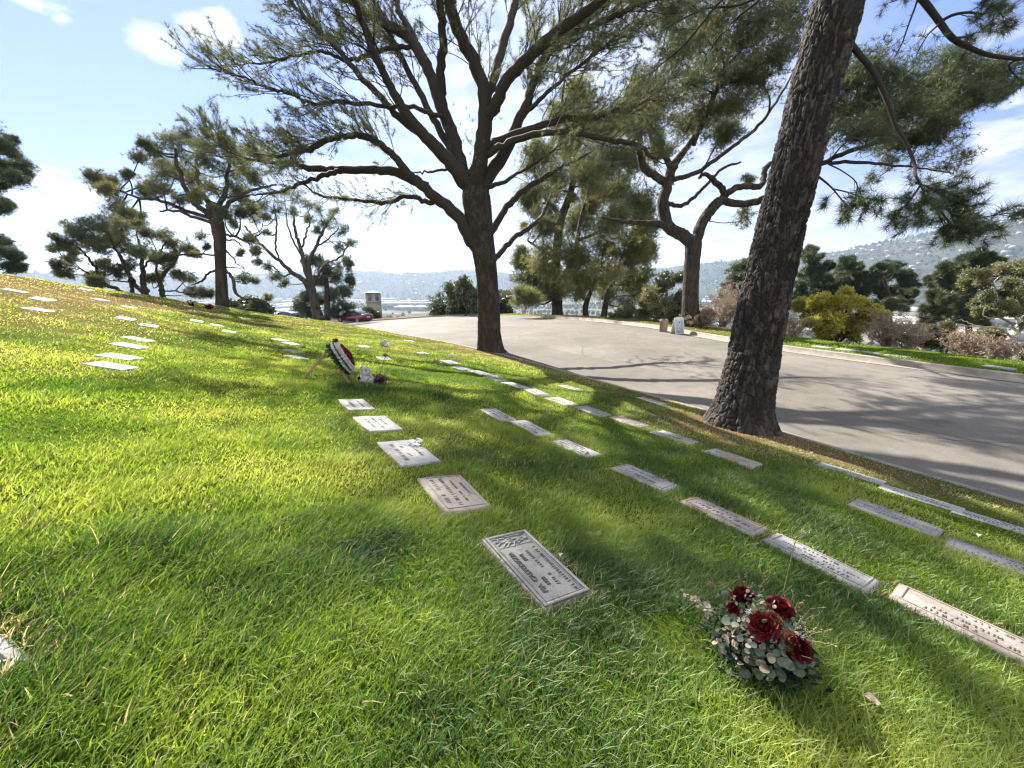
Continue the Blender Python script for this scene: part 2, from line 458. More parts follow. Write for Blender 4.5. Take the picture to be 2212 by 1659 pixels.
# ------------------------------------------------------------------ lawn
def lawn_mat():
    m, nt, out = nodes('lawn_soil')
    p = N(nt, 'ShaderNodeBsdfPrincipled', Roughness=1.0); p.inputs['Specular IOR Level'].default_value = 0
    f = obj_noise(nt, .55, 5); g = obj_noise(nt, 9, 5, .65); h = obj_noise(nt, 45, 3, .7)
    dry = N(nt, 'ShaderNodeAttribute', attribute_name='dry')
    green = ramp(nt, [(.3, (.035, .058, .008)), (.6, (.065, .092, .012)), (.8, (.095, .105, .024))], g).outputs[0]
    brown = ramp(nt, [(.3, (.07, .048, .024)), (.55, (.12, .086, .042)), (.75, (.17, .13, .066))], h).outputs[0]
    s = N(nt, 'ShaderNodeMath', operation='ADD'); nt.links.new(dry.outputs['Fac'], s.inputs[0])
    s2 = N(nt, 'ShaderNodeMath', operation='MULTIPLY_ADD'); nt.links.new(g, s2.inputs[0]); s2.inputs[1].default_value = .7; s2.inputs[2].default_value = -.35
    nt.links.new(s2.outputs[0], s.inputs[1])
    k = ramp(nt, [(.12, (0, 0, 0)), (.75, (1, 1, 1))], s.outputs[0]).outputs[0]
    nt.links.new(mixc(nt, k, green, brown), p.inputs['Base Color'])
    b = N(nt, 'ShaderNodeBump', Strength=.7, Distance=.02); nt.links.new(h, b.inputs['Height']); nt.links.new(b.outputs[0], p.inputs['Normal'])
    nt.links.new(p.outputs[0], out.inputs[0]); return m

def dryness(e, a):
    """0 lush .. 1 straw: worn band on the brow, along the road and under the pines"""
    e = np.asarray(e, float); a = np.asarray(a, float)
    x, y = xy(e, a)
    n = fbm(e * .45, a * .45, 21, 4); n2 = fbm(e * 1.6, a * 1.6, 33, 3)
    d = .10 + .38 * n + .22 * n2
    d += .62 * np.exp(-((a - 13.5 + .25 * e) / 5.5) ** 2) * np.clip((-e - 0.3) / 3.0, 0, 1)       # brow on the left
    d += .30 * np.clip((a - 12) / 6, 0, 1)
    en = np.interp(a, NC[:, 1], NC[:, 0])
    d += .50 * np.exp(-((en - e - .5) / .75) ** 2) * (.55 + .6 * n)
    d += .55 * np.exp(-(((x + .9) / 2.2) ** 2 + ((y - 15.2) / 2.0) ** 2))
    d += .85 * np.exp(-(((x - 3.5) / 1.5) ** 2 + ((y - 6.1) / .9) ** 2))
    d -= .13 * np.clip((6 - np.hypot(x, y)) / 6, 0, 1)
    return np.clip(d, 0, 1)

aa = np.concatenate([np.arange(-24, -4, .5), np.arange(-4, 16, .16), np.arange(16, 46, .35), np.arange(46, 77.01, 1.0)])
tt = np.concatenate([[0, .06, .14], np.arange(.28, 14, .17), np.arange(14, 30, .5), np.arange(30, 75, 2.5)])
AA, TT = np.meshgrid(aa, tt, indexing='ij')
EN = np.interp(AA, NC[:, 1], NC[:, 0]); EE = EN - TT
ZZ = lawn_z(EE, AA); XX, YY = xy(EE, AA)
m_lawn = lawn_mat()
g = MB(); g.grid(np.stack([XX, YY, ZZ], -1)[:, ::-1])
me = g.mesh('lawn'); me.attributes.new('dry', 'FLOAT', 'POINT').data.foreach_set('value', dryness(EE, AA)[:, ::-1].ravel().astype(np.float32))
lawn = tag(link('lawn', me, m_lawn, None, True), kind='structure')

# ------------------------------------------------------------------ road with kerb, gutter and edging
def W(P): 
    x, y = xy(P[:, 0], P[:, 1]); return np.stack([x, y, P[:, 2] + CAMZ], -1)
NP, FP = W(NC), W(FC)
def resample(P, Q, step=.5):
    L = np.concatenate([[0], np.cumsum(np.linalg.norm(np.diff(Q, axis=0), axis=1))]); s = np.arange(0, L[-1], step)
    f = lambda A: np.stack([np.interp(s, L, A[:, k]) for k in range(3)], -1)
    return f(P), f(Q), s
NP2, FP2, SS = resample(NP, FP)
def nrm(P):
    T = np.gradient(P, axis=0); T[:, 2] = 0; T = unit(T); return np.stack([T[:, 1], -T[:, 0], T[:, 2]], -1)  # to the right of travel (outward)
FN = nrm(FP2); NN = nrm(NP2)
tcr = np.linspace(-.02, 1, 26)
RV = NP2[:, None] * (1 - tcr[None, :, None]) + FP2[:, None] * tcr[None, :, None]
wid = np.linalg.norm(FP2 - NP2, axis=1)
crown = .05 * (1 - (2 * tcr - 1) ** 2)
RV[:, :, 2] += crown[None] - .012
def road_mat():
    m, nt, out = nodes('asphalt')
    p = N(nt, 'ShaderNodeBsdfPrincipled', Roughness=.88); p.inputs['Specular IOR Level'].default_value = .25
    f = obj_noise(nt, .35, 6, .6); g = obj_noise(nt, 3.0, 6, .65); h = obj_noise(nt, 70, 4, .75)
    c = ramp(nt, [(.30, (.086, .079, .069)), (.50, (.114, .105, .093)), (.68, (.142, .132, .118))], f).outputs[0]
    c = mixc(nt, .55, c, ramp(nt, [(.3, (.74, .74, .74)), (.7, (1.22, 1.2, 1.18))], g).outputs[0], 'MULTIPLY')
    c = mixc(nt, .9, c, ramp(nt, [(.3, (.5, .5, .5)), (.7, (1.5, 1.48, 1.45))], h).outputs[0], 'MULTIPLY')
    k_ = obj_noise(nt, 1.1, 6, .7); c = mixc(nt, ramp(nt, [(.56, (0, 0, 0)), (.70, (.6, .6, .6))], k_).outputs[0], c, (.055, .052, .048))
    uv = nt.nodes.new('ShaderNodeUVMap'); uv.uv_map = 'UVMap'
    s = nt.nodes.new('ShaderNodeSeparateXYZ'); nt.links.new(uv.outputs[0], s.inputs[0])
    def Mn(op, a, b=None):
        n = nt.nodes.new('ShaderNodeMath'); n.operation = op
        for i, v in enumerate((a, b)):
            if v is None: continue
            if hasattr(v, 'is_linked'): nt.links.new(v, n.inputs[i])
            else: n.inputs[i].default_value = v
        return n.outputs[0]
    wob = Mn('MULTIPLY', Mn('SUBTRACT', obj_noise(nt, 1.2, 4), .5), .10)
    def seam(at, width):
        d = Mn('ABSOLUTE', Mn('SUBTRACT', Mn('ADD', s.outputs[1], wob), at)); return Mn('LESS_THAN', d, width)
    sm = Mn('MAXIMUM', Mn('MAXIMUM', seam(2.2, .014), seam(4.9, .010)), Mn('MAXIMUM', seam(7.3, .012), seam(9.4, .01)))
    cr = N(nt, 'ShaderNodeTexVoronoi', Scale=.28, feature='DISTANCE_TO_EDGE')
    gp = nt.nodes.new('ShaderNodeNewGeometry'); nz = N(nt, 'ShaderNodeTexNoise', Scale=1.5, Detail=5); nt.links.new(gp.outputs['Position'], nz.inputs['Vector'])
    av = N(nt, 'ShaderNodeMixRGB', Fac=.35, blend_type='ADD'); nt.links.new(gp.outputs['Position'], av.inputs[1]); nt.links.new(nz.outputs['Color'], av.inputs[2])
    nt.links.new(av.outputs[0], cr.inputs['Vector'])
    ck = Mn('LESS_THAN', cr.outputs['Distance'], .005)
    ck = Mn('MULTIPLY', ck, Mn('GREATER_THAN', f, .5))
    allc = Mn('MULTIPLY', Mn('MAXIMUM', sm, ck), .6)
    # a re-laid strip along the near side, a little darker and coarser
    patch = Mn('MULTIPLY', Mn('LESS_THAN', Mn('ADD', s.outputs[1], wob), 2.2), Mn('MULTIPLY', Mn('GREATER_THAN', s.outputs[0], 33.5), Mn('LESS_THAN', s.outputs[0], 47)))
    c = mixc(nt, Mn('MULTIPLY', patch, .22), c, (.07, .067, .064))
    c = mixc(nt, allc, c, (.035, .033, .031))
    nt.links.new(c, p.inputs['Base Color'])
    b = N(nt, 'ShaderNodeBump', Strength=.5, Distance=.006); nt.links.new(h, b.inputs['Height']); nt.links.new(b.outputs[0], p.inputs['Normal'])
    nt.links.new(p.outputs[0], out.inputs[0]); return m
def gridmesh(name, V, mat, uv=None, smooth=True, extra=None):
    m_, n_ = V.shape[:2]
    i = np.arange(m_ - 1)[:, None]; j = np.arange(n_ - 1)[None, :]
    Q = np.stack([i * n_ + j, i * n_ + j + 1, (i + 1) * n_ + j + 1, (i + 1) * n_ + j], -1).reshape(-1, 4)[:, ::-1]
    return link(name, raw_mesh(name, V.reshape(-1, 3), Q, extra, None if uv is None else uv.reshape(-1, 2)), mat, None, smooth)
uvr = np.stack([np.repeat(SS[:, None], len(tcr), 1), tcr[None] * wid[:, None]], -1)
road = tag(gridmesh('road', RV, road_mat(), uvr), kind='structure')

m_conc = solid('kerb_concrete', (.21, .19, .16), .9, .16, 5, bump=.3)
prof = [(-.42, .004), (-.02, -.006), (.0, .13), (.02, .155), (.16, .16), (.17, .05)]
KV = np.stack([FP2 + FN * d + np.array([0, 0, h + .0]) for d, h in prof], 1)
kerb = tag(gridmesh('kerb', KV, m_conc, None, False), kind='structure')
prof = [(-.10, -.05), (-.09, .025), (.03, .012), (.05, -.03)]
EV = np.stack([NP2 + NN * d + np.array([0, 0, h]) for d, h in prof], 1)
edging = tag(gridmesh('road_edging', EV, m_conc, None, False), kind='structure')

# verge beyond the kerb, then the wooded hillside dropping to the valley floor
VW = np.interp(SS, [0, 20, 40, 60, 80, 400], [3.2, 3.0, 2.6, 2.6, 2.6, 2.6])
vs = np.array([0, .12, .4, .8, 1.0])
VV = np.stack([FP2 + FN * (.165 + VW[:, None] * k) + np.array([0, 0, .145 + .02 * math.sin(k * 3)]) for k in vs], 1)
VV[:, 1:, 2] += .05 * fbm(VV[:, 1:, 0] * .8, VV[:, 1:, 1] * .8, 5, 2)
fdry = np.clip(.25 + .9 * fbm(VV[..., 0] * .35, VV[..., 1] * .35, 44, 3) + .5 * np.clip((VV[..., 1] - 16) / 12, 0, 1) * (VV[..., 1] < 60), 0, 1)
verge = tag(gridmesh('verge', VV, m_lawn, None, True, {'dry': fdry.ravel()}), kind='structure')
hs = [(0, 0), (1.2, -.25), (3, -1.0), (7, -3.0), (14, -6.5), (28, -13), (50, -23), (90, -40), (150, -60), (230, -76)]
end = VV[:, -1]
HV = np.stack([end + FN * d + np.array([0, 0, h]) for d, h in hs], 1)
HV[:, 1:, 2] = np.minimum(HV[:, 1:, 2], 40)
HV[:, 2:, 2] += 1.0 * fbm(HV[:, 2:, 0] * .12, HV[:, 2:, 1] * .12, 8, 3)
HV[:, -1, 2] = -76 + CAMZ
m_scrub = solid('hillside_scrub', (.085, .075, .04), .95, .35, .8, bump=.6, spec=.05)
hillside = tag(gridmesh('hillside', HV, m_scrub, None, True), kind='structure')
def hill_z(x, y):                    # height of verge / hillside by nearest sample
    P = np.concatenate([VV.reshape(-1, 3), HV.reshape(-1, 3)])
    d = (P[:, 0] - x) ** 2 + (P[:, 1] - y) ** 2
    k = np.argsort(d)[:6]; w_ = 1 / (d[k] + .05)
    return float((P[k, 2] * w_).sum() / w_.sum())

# valley floor and far hills
def valley_mat():
    m, nt, out = nodes('valley_ground')
    p = N(nt, 'ShaderNodeBsdfPrincipled', Roughness=1.0); p.inputs['Specular IOR Level'].default_value = 0
    f = obj_noise(nt, .006, 6, .6); g_ = obj_noise(nt, .03, 5, .7)
    c = ramp(nt, [(.35, (.035, .045, .025)), (.5, (.08, .08, .065)), (.62, (.16, .15, .13))], f).outputs[0]
    c = mixc(nt, .6, c, ramp(nt, [(.35, (.5, .55, .45)), (.65, (1.5, 1.45, 1.4))], g_).outputs[0], 'MULTIPLY')
    nt.links.new(c, p.inputs['Base Color']); nt.links.new(p.outputs[0], out.inputs[0]); return m
VZ = -76 + CAMZ
vx = np.linspace(-7000, 7000, 60); vy = np.linspace(-3000, 7500, 50)
GX, GY = np.meshgrid(vx, vy, indexing='ij')
g = MB(); g.grid(np.stack([GX, GY, np.full_like(GX, VZ - .6)], -1)); 
valley = tag(g.build('valley_floor', valley_mat()), kind='structure')
m_hill = solid('far_hill_scrub', (.040, .042, .026), 1.0, .35, .012, spec=0)
def far_z(az, r):
    pts = [(-75, 60), (-52, 62), (-45, 70), (-36, 62), (-27, 78), (-16, 92), (-13, 108), (-9, 112), (-5, 118), (0, 100), (8, 120), (20, 128), (26, 140), (31, 150), (34, 160), (39, 190), (43, 225), (47, 262), (50, 290), (53, 318), (60, 340), (75, 345)]
    top = np.interp(np.degrees(az), [p_[0] for p_ in pts], [p_[1] for p_ in pts])
    r0 = np.interp(np.degrees(az), [-75, -10, 15, 30, 45, 75], [2500, 2450, 2500, 2100, 1650, 1300])
    wdt = np.interp(np.degrees(az), [-75, 20, 45, 75], [900, 900, 1300, 1500])
    q = (r - r0) / wdt
    b = np.clip(q, 0, 1); b = b * b * (3 - 2 * b)
    b = np.where(q > 1, 1 - .35 * np.clip(q - 1, 0, 1), b)
    sc = .30 * np.clip(q * 2, 0, 1)
    n = fbm(r / 520 + 3 * az, az * 7.5, 61, 4)
    return VZ + b * (top - VZ + CAMZ) * (1 + sc * n * np.clip(1.25 - q, .12, 1)) + 26 * n * b
azs = np.radians(np.linspace(-78, 78, 320)); rs = np.concatenate([np.linspace(1250, 2400, 40), np.linspace(2440, 4600, 44)])
AZg, RSg = np.meshgrid(azs, rs, indexing='ij')
FZ = far_z(AZg, RSg)
g = MB(); g.grid(np.stack([RSg * np.sin(AZg), RSg * np.cos(AZg), FZ - 2], -1)[:, ::-1])
hills = tag(g.build('hills', m_hill, None, True), kind='structure')

# far woods: countless crowns on the hills and the valley floor, one mass
def crowns(n, pick, size, name, label, stops, kind='stuff'):
    P, S = pick(n)
    base = np.array([(0, 0, 1.25), (.75, 0, .75), (0, .75, .7), (-.75, 0, .8), (0, -.75, .72), (.55, .5, .1), (-.55, .5, .1), (-.5, -.55, .1), (.5, -.5, .1)])
    tri = np.array([(0, 1, 2), (0, 2, 3), (0, 3, 4), (0, 4, 1), (1, 5, 2), (2, 6, 3), (3, 7, 4), (4, 8, 1), (5, 6, 2), (6, 7, 3), (7, 8, 4), (8, 5, 1)])
    V = (base[None] * (1 + .35 * (rng.random((len(P), 9, 1)) - .5))) * S[:, None, :] + P[:, None]
    T = tri[None] + (np.arange(len(P)) * 9)[:, None, None]
    t = np.repeat(rng.random(len(P)), 9)
    o = link(name, raw_mesh(name, V.reshape(-1, 3), T.reshape(-1, 3), {'tint': t}), tintmat(name + '_leaf', stops, 1.0, 0, 0), None, True)
    return tag(o, label, 'trees', None, kind)
def pick_hill(n):
    az = np.radians(rng.uniform(-60, 62, n)); r = rng.uniform(1350, 3700, n)
    z = far_z(az, r); k = (z > VZ + 3) & (fbm(r / 160, az * 22, 77, 3) + .55 * rng.random(n) > .02)
    az, r, z = az[k], r[k], z[k]
    h = rng.uniform(4, 11, len(r)) * np.where(rng.random(len(r)) < .04, 1.8, 1)
    return np.stack([r * np.sin(az), r * np.cos(az), z - 2], -1), np.stack([h * .62, h * .62, h * .8], -1)
crowns(30000, pick_hill, 1, 'hillside_woods', 'hazy woods covering the far hills across the valley', [(0, (.014, .020, .012)), (.6, (.028, .034, .018)), (1, (.058, .056, .03))])
def pick_val(n):
    az = np.radians(rng.uniform(-58, 58, n)); r = 330 + 2300 * rng.random(n) ** .8
    x, y = r * np.sin(az), r * np.cos(az)
    k = fbm(x / 210, y / 150, 91, 3) + .35 * rng.random(n) > .08
    x, y = x[k], y[k]; h = rng.uniform(5, 12, len(x))
    return np.stack([x, y, np.full(len(x), VZ - .5)], -1), np.stack([h * .6, h * .6, h * .75], -1)
crowns(11000, pick_val, 1, 'valley_woods', 'street trees and groves scattered over the valley floor', [(0, (.015, .022, .011)), (.6, (.03, .038, .018)), (1, (.06, .056, .03))])

# haze: one even volume round the whole place
m, nt, out = nodes('haze_air')
pv = N(nt, 'ShaderNodeVolumePrincipled', Density=HAZE_D, Anisotropy=.35); pv.inputs['Color'].default_value = HAZE_C
nt.links.new(pv.outputs[0], out.inputs['Volume'])
hz = MB(); hz.box((0, 2200, 162), (15000, 11800, 480))
hzo = hz.build('haze', m); tag(hzo, kind='stuff')
# ------------------------------------------------------------------ placing on the ground
from mathutils.bvhtree import BVHTree
def _bvh():
    vs_, fs = [], []
    for o in (lawn, road, kerb, verge, hillside):
        off = len(vs_); me_ = o.data
        vs_ += [v.co.copy() for v in me_.vertices]
        fs += [[off + i for i in p.vertices] for p in me_.polygons]
    return BVHTree.FromPolygons(vs_, fs)
BVH = _bvh()
def hit(px, py):
    d = ray(px, py); h_ = BVH.ray_cast(Vector((0, 0, CAMZ)), Vector(d))
    return np.array(h_[0]) if h_[0] is not None else None
def drop(x, y):
    h_ = BVH.ray_cast(Vector((x, y, 60)), Vector((0, 0, -1)))
    return h_[0].z if h_[0] is not None else 0.0

def lawn_frame(x, y, rot=0.0):
    e, a = ea(x, y); k = .25
    z = float(lawn_z(e, a))
    ta = np.array([AX[0], AX[1], float(lawn_z(e, a + k) - lawn_z(e, a - k)) / (2 * k)])
    te = np.array([EX[0], EX[1], float(lawn_z(e + k, a) - lawn_z(e - k, a)) / (2 * k)])
    n = unit(np.cross(te, ta)); xx = unit(ta); yy = np.cross(n, xx)
    c, s = math.cos(rot), math.sin(rot)
    xr = xx * c + yy * s; yr = -xx * s + yy * c
    return Matrix(((xr[0], yr[0], n[0], x), (xr[1], yr[1], n[1], y), (xr[2], yr[2], n[2], z), (0, 0, 0, 1)))

# ------------------------------------------------------------------ grave markers
def stonemat(name, a, b, c, rough=.8):
    m, nt, out = nodes(name)
    tc = nt.nodes.new('ShaderNodeTexCoord'); oi = nt.nodes.new('ShaderNodeObjectInfo')
    ad = N(nt, 'ShaderNodeVectorMath', operation='ADD'); nt.links.new(tc.outputs['Object'], ad.inputs[0]); nt.links.new(oi.outputs['Location'], ad.inputs[1])
    f = obj_noise(nt, 4, 6, .65, ad.outputs[0]); g = obj_noise(nt, 130, 3, .7, ad.outputs[0]); h = obj_noise(nt, 22, 5, .7, ad.outputs[0])
    col = ramp(nt, [(.3, a), (.5, b), (.7, c)], f).outputs[0]
    col = mixc(nt, .5, col, ramp(nt, [(.3, (.6, .6, .6)), (.7, (1.35, 1.35, 1.35))], g).outputs[0], 'MULTIPLY')
    col = mixc(nt, ramp(nt, [(.52, (0, 0, 0)), (.70, (.65, .65, .65))], h).outputs[0], col, tuple(v * .45 for v in a))
    p = N(nt, 'ShaderNodeBsdfPrincipled', Roughness=rough); p.inputs['Specular IOR Level'].default_value = .35
    nt.links.new(col, p.inputs['Base Color'])
    bb = N(nt, 'ShaderNodeBump', Strength=.35, Distance=.003); nt.links.new(g, bb.inputs['Height']); nt.links.new(bb.outputs[0], p.inputs['Normal'])
    nt.links.new(p.outputs[0], out.inputs[0]); return m
m_bronze = stonemat('weathered_bronze', (.105, .105, .102), (.14, .14, .136), (.175, .178, .17), .55)
m_white = stonemat('white_marble', (.21, .205, .195), (.29, .285, .27), (.36, .355, .34))
m_tan = stonemat('tan_granite', (.23, .19, .16), (.29, .25, .215), (.34, .30, .265))
m_grey = stonemat('grey_granite', (.18, .175, .17), (.235, .23, .22), (.29, .285, .27))
m_ink = solid('engraved_letters', (.085, .08, .075), .8, .25, 30)
m_inkb = solid('raised_letters', (.055, .053, .05), .6, .2, 30)
m_relief = stonemat('relief_bronze', (.13, .137, .13), (.17, .176, .166), (.21, .213, .20), .6)

def bevel_slab(L, Wd, H, b, z0=-.06):
    g = MB(); x, y = L / 2, Wd / 2
    V = [(-x, -y, z0), (x, -y, z0), (x, y, z0), (-x, y, z0), (-x, -y, H - b * .5), (x, -y, H - b * .5), (x, y, H - b * .5), (-x, y, H - b * .5),
         (-x + b, -y + b, H), (x - b, -y + b, H), (x - b, y - b, H), (-x + b, y - b, H)]
    Q = [(0, 1, 5, 4), (1, 2, 6, 5), (2, 3, 7, 6), (3, 0, 4, 7), (4, 5, 9, 8), (5, 6, 10, 9), (6, 7, 11, 10), (7, 4, 8, 11), (8, 9, 10, 11)]
    g.add(V, Q); return g

def rim_mesh(L, Wd, t, h, z):
    g = MB()
    for (cx, cy, sx_, sy_) in ((0, Wd / 2 - t / 2, L, t), (0, -Wd / 2 + t / 2, L, t), (L / 2 - t / 2, 0, t, Wd - 2 * t), (-L / 2 + t / 2, 0, t, Wd - 2 * t)):
        g.box((cx, cy, z + h / 2), (sx_, sy_, h), bevel=h * .45)
    return g

def glyph_rows(L, Wd, z, rows, seed):
    """worn engraving too small to read: short strokes in rows"""
    rr = random.Random(seed); g = MB()
    for (yc, x0, x1, h) in rows:
        x = x0 * L
        while x < x1 * L:
            wch = h * rr.uniform(.45, .75)
            if rr.random() < .86:
                k = rr.randrange(4)
                g.box((x + wch * .2, yc * Wd, z), (h * .20, h, .003))
                if k != 1: g.box((x + wch * .5, yc * Wd + (h * .42 if k == 0 else -h * .42 if k == 2 else 0), z), (wch * .42, h * .22, .003))
                if k == 3: g.box((x + wch * .85, yc * Wd, z), (h * .20, h, .003))
            x += wch * 1.35 if rr.random() > .14 else wch * 2.1
    return g

def text_mesh(txt, size, ext=.0015, italic=0.0):
    cu = bpy.data.curves.new('t', 'FONT'); cu.body = txt; cu.size = size; cu.extrude = ext; cu.align_x = 'CENTER'; cu.align_y = 'CENTER'; cu.shear = italic; cu.offset = size * .012
    o = bpy.data.objects.new('t', cu); COL.objects.link(o)
    dg = bpy.context.evaluated_depsgraph_get(); dg.update()
    me_ = bpy.data.meshes.new_from_object(o.evaluated_get(dg)); bpy.data.objects.remove(o)
    V = np.array([v.co[:] for v in me_.vertices]); Q = []; T = []
    for p in me_.polygons:
        v = list(p.vertices)
        for i in range(1, len(v) - 1): T.append((v[0], v[i], v[i + 1]))
    bpy.data.meshes.remove(me_)
    return V, T

RECTS = []                           # (x, y, M, L, W) kept clear of grass
protos = {}
def marker(px, py, kind, label, L=.61, Wd=.305, rot=0.0, group='flat grave markers set in the lawn', far=False, sink=0.0, onverge=False, seed=0, name='grave_marker', lift=.0):
    P = hit(px, py)
    if P is None: return None
    x, y = P[0], P[1]
    if onverge: Mx = Matrix.Translation(Vector((x, y, P[2]))) @ Matrix.Rotation(rot, 4, 'Z')
    else: Mx = lawn_frame(x, y, rot)
    root = empty(name, (0, 0, 0), 0, label, 'grave marker', group)
    root.matrix_world = Mx @ Matrix.Translation(Vector((0, 0, -sink + lift)))
    RECTS.append((x, y, np.array(Mx.to_3x3())[:2, :2], L, Wd))
    key = (kind, round(L, 2), round(Wd, 2), far, seed % 5)
    if key not in protos:
        H = {'bronze': .025, 'tan': .026, 'white': .018, 'grey': .024}[kind]
        mat = {'bronze': m_bronze, 'tan': m_tan, 'white': m_white, 'grey': m_grey}[kind]
        sl_ = bevel_slab(L, Wd, H, .03 if kind in ('tan', 'grey', 'bronze') else .008).mesh('slab'); sl_.materials.append(mat)
        rim = None
        if kind in ('tan', 'grey', 'bronze'):
            rim = rim_mesh(L - .075, Wd - .075, .012, .008, H - .001).mesh('rim'); rim.materials.append(mat)
        v = seed % 5
        rows = [[(.22, -.30, .32, .034), (.0, -.36, .36, .022), (-.2, -.16, .2, .028)], [(.24, -.34, .3, .036), (.05, -.2, .22, .03), (-.22, -.3, .1, .024)],
                [(.28, -.3, .34, .03), (.08, -.38, .38, .03), (-.1, -.3, .3, .02), (-.27, -.12, .18, .024)], [(.18, -.26, .3, .04), (-.16, -.3, .3, .026)],
                [(.26, -.18, .2, .03), (.06, -.36, .34, .034), (-.2, -.2, .24, .028)]][v]
        let = glyph_rows(L, Wd, H + .0012, rows, seed + 3).mesh('lettering'); let.materials.append(m_ink if kind != 'bronze' else m_inkb)
        protos[key] = (sl_, rim, let)
    sl_, rim, let = protos[key]
    for nm, me_ in (('slab', sl_), ('rim', rim), ('lettering', let)):
        if me_ is None or (far and nm != 'slab'): continue
        o = bpy.data.objects.new(nm, me_); COL.objects.link(o); o.parent = root
    return root

# the near bronze plate, with its raised lettering and a reclining figure in relief
P = hit(1151, 1226)
root = empty('grave_marker', (0, 0, 0), 0, 'nearest marker, dull bronze plate with the years 1920 and 1943', 'grave marker', 'flat grave markers set in the lawn')
A_M = lawn_frame(P[0], P[1], R(-2)); root.matrix_world = A_M
RECTS.append((P[0], P[1], np.array(A_M.to_3x3())[:2, :2], .66, .36))
L, Wd, H = .66, .345, .028
bevel_slab(L, Wd, H, .012).build('slab', m_bronze, root)
rim_mesh(L - .03, Wd - .03, .022, .012, H - .001).build('rim', m_bronze, root)
rim_mesh(L - .085, Wd - .085, .006, .007, H - .001).build('inner_rim', m_bronze, root)
g = MB()
for txt, size, cx, cy, it in (('PIA  CASTEDIGEIA', .047, -.045, .080, 0), ('1920', .036, -.155, .026, 0), ('1943', .036, .065, .026, 0)):
    V, T = text_mesh(txt, size, .002, it); V[:, 0] *= .96
    g.add(V + np.array([cx, cy, H + .003]), None, T)
gg = glyph_rows(1, 1, H + .002, [(-.030, -.20, .12, .021), (-.098, -.28, .15, .022)], 5)
for V_, Q_ in zip(gg.V, gg.Q): g.add(V_, Q_ - Q_.min())
g.build('lettering', m_inkb, root)
g = MB()
g.box((.190, 0, H + .001), (.004, Wd - .09, .004))
for k in range(26):                  # drapery of the relief figure
    y0 = rng.uniform(-.11, .10); x0 = .245 + rng.uniform(-.035, .035)
    ln = rng.uniform(.03, .09); an = rng.normal(0, .35)
    t_ = np.linspace(0, 1, 5)
    g.tube(np.stack([x0 + math.sin(an) * ln * t_ + .01 * np.sin(t_ * 3), y0 + math.cos(an) * ln * t_, H + .001 + .003 * np.sin(t_ * 3.1)], -1), .0035 + .002 * rng.random(), 5)
g.ball((.235, -.105, H + .003), (.014, .016, .008), 8, 5)
g.build('relief_figure', m_relief, root)

T_W, T_T, T_G = 'white', 'tan', 'grey'
m0 = marker(979, 1066, 'tan', 'tan granite marker with sloping edges, second from the bronze plate in its row', .61, .40, R(-3), seed=2)
marker(881, 978, 'white', 'white marker with sprig of white flowers at its corner', .66, .40, R(2), seed=1)
marker(815, 916, 'white', 'white marker with small dark emblem, fourth in the row of the bronze plate', .61, .40, R(3), seed=0)
marker(769, 875, 'white', 'cracked white marker nearest the wreath on its wooden easel', .58, .36, R(2), seed=3)
r2 = [(1077, 897, 'grey', 'small pale marker at the far end of the second row'), (1147, 925, 'white', 'plain white marker, second from the far end of the second row'),
      (1243, 969, 'white', 'narrow white marker with dead leaves along its upper edge'), (1390, 1031, 'grey', 'grey granite marker with clear rows of lettering, midway down the second row'),
      (1558, 1113, 'tan', 'tan marker half grown over by grass in the second row'), (1765, 1211, 'grey', 'long pale grey marker just above the dried bouquet'),
      (2090, 1352, 'tan', 'rough tan marker at the right edge nearest the camera')]
for i, (px, py, k, lb) in enumerate(r2): marker(px, py, k, lb, .64, .30, R(rng.uniform(-3, 3)), seed=i, sink=.005, lift=.0)
r3 = [(1280, 889, 'grey', 'small grey marker left of the leaning pine, seventh up its row'), (1358, 912, 'tan', 'pinkish tan marker fourth up from the leaning pine foot'),
      (1455, 945, 'grey', 'grey marker with carved border left of the foot of the leaning pine'), (1580, 990, 'tan', 'pinkish marker directly below the foot of the leaning pine'),
      (1930, 1118, 'grey', 'raised grey marker on the right, standing proud of the grass'), (2165, 1217, 'grey', 'grey marker at the right edge beside a scrap of white paper')]
for i, (px, py, k, lb) in enumerate(r3): marker(px, py, k, lb, .62, .32, R(rng.uniform(-3, 3)), seed=i + 1, lift=.0)
mid = [(972, 783), (1000, 797), (1037, 806), (1072, 818), (1113, 833), (1158, 848), (1213, 868)]
for i, (px, py) in enumerate(mid):
    marker(px, py, ('white', 'grey')[i % 2], '%s in the row between the two big roadside pines' % ('%s small marker' % ['first white', 'second grey', 'third white', 'fourth grey', 'fifth white', 'sixth grey', 'seventh white'][i]), .6, .36, R(rng.uniform(-4, 4)), seed=i)
r4 = [(1835, 1022, 'white', 'thin white strip marker near the road, uppermost of three'), (1987, 1076, 'white', 'thin white strip marker near the road, middle of three'), (2165, 1134, 'white', 'thin white strip marker near the road, lowest of three'),
      (1408, 866, 'white', 'thin white marker at the road edge between the two big pines'), (1232, 838, 'tan', 'worn tan marker in the straw-coloured strip by the road')]
for i, (px, py, k, lb) in enumerate(r4): marker(px, py, k, lb, .66, .26, R(rng.uniform(-2, 2)), seed=i, sink=.01, lift=.0)
left = [(258, 772, 'upper stone of the nearest white pair on the left slope', .62, .40), (241, 792, 'lower stone of the nearest white pair on the left slope', .64, .36),
        (279, 748, 'white marker with reddish lettering above the nearest left pair', .62, .36), (298, 734, 'topmost white marker of the left cluster of four', .6, .36)]
for i, (px, py, lb, L_, W_) in enumerate(left): marker(px, py, 'white', lb, L_ * .63, (W_ + .10) * .72, R(72), seed=i, lift=.0)
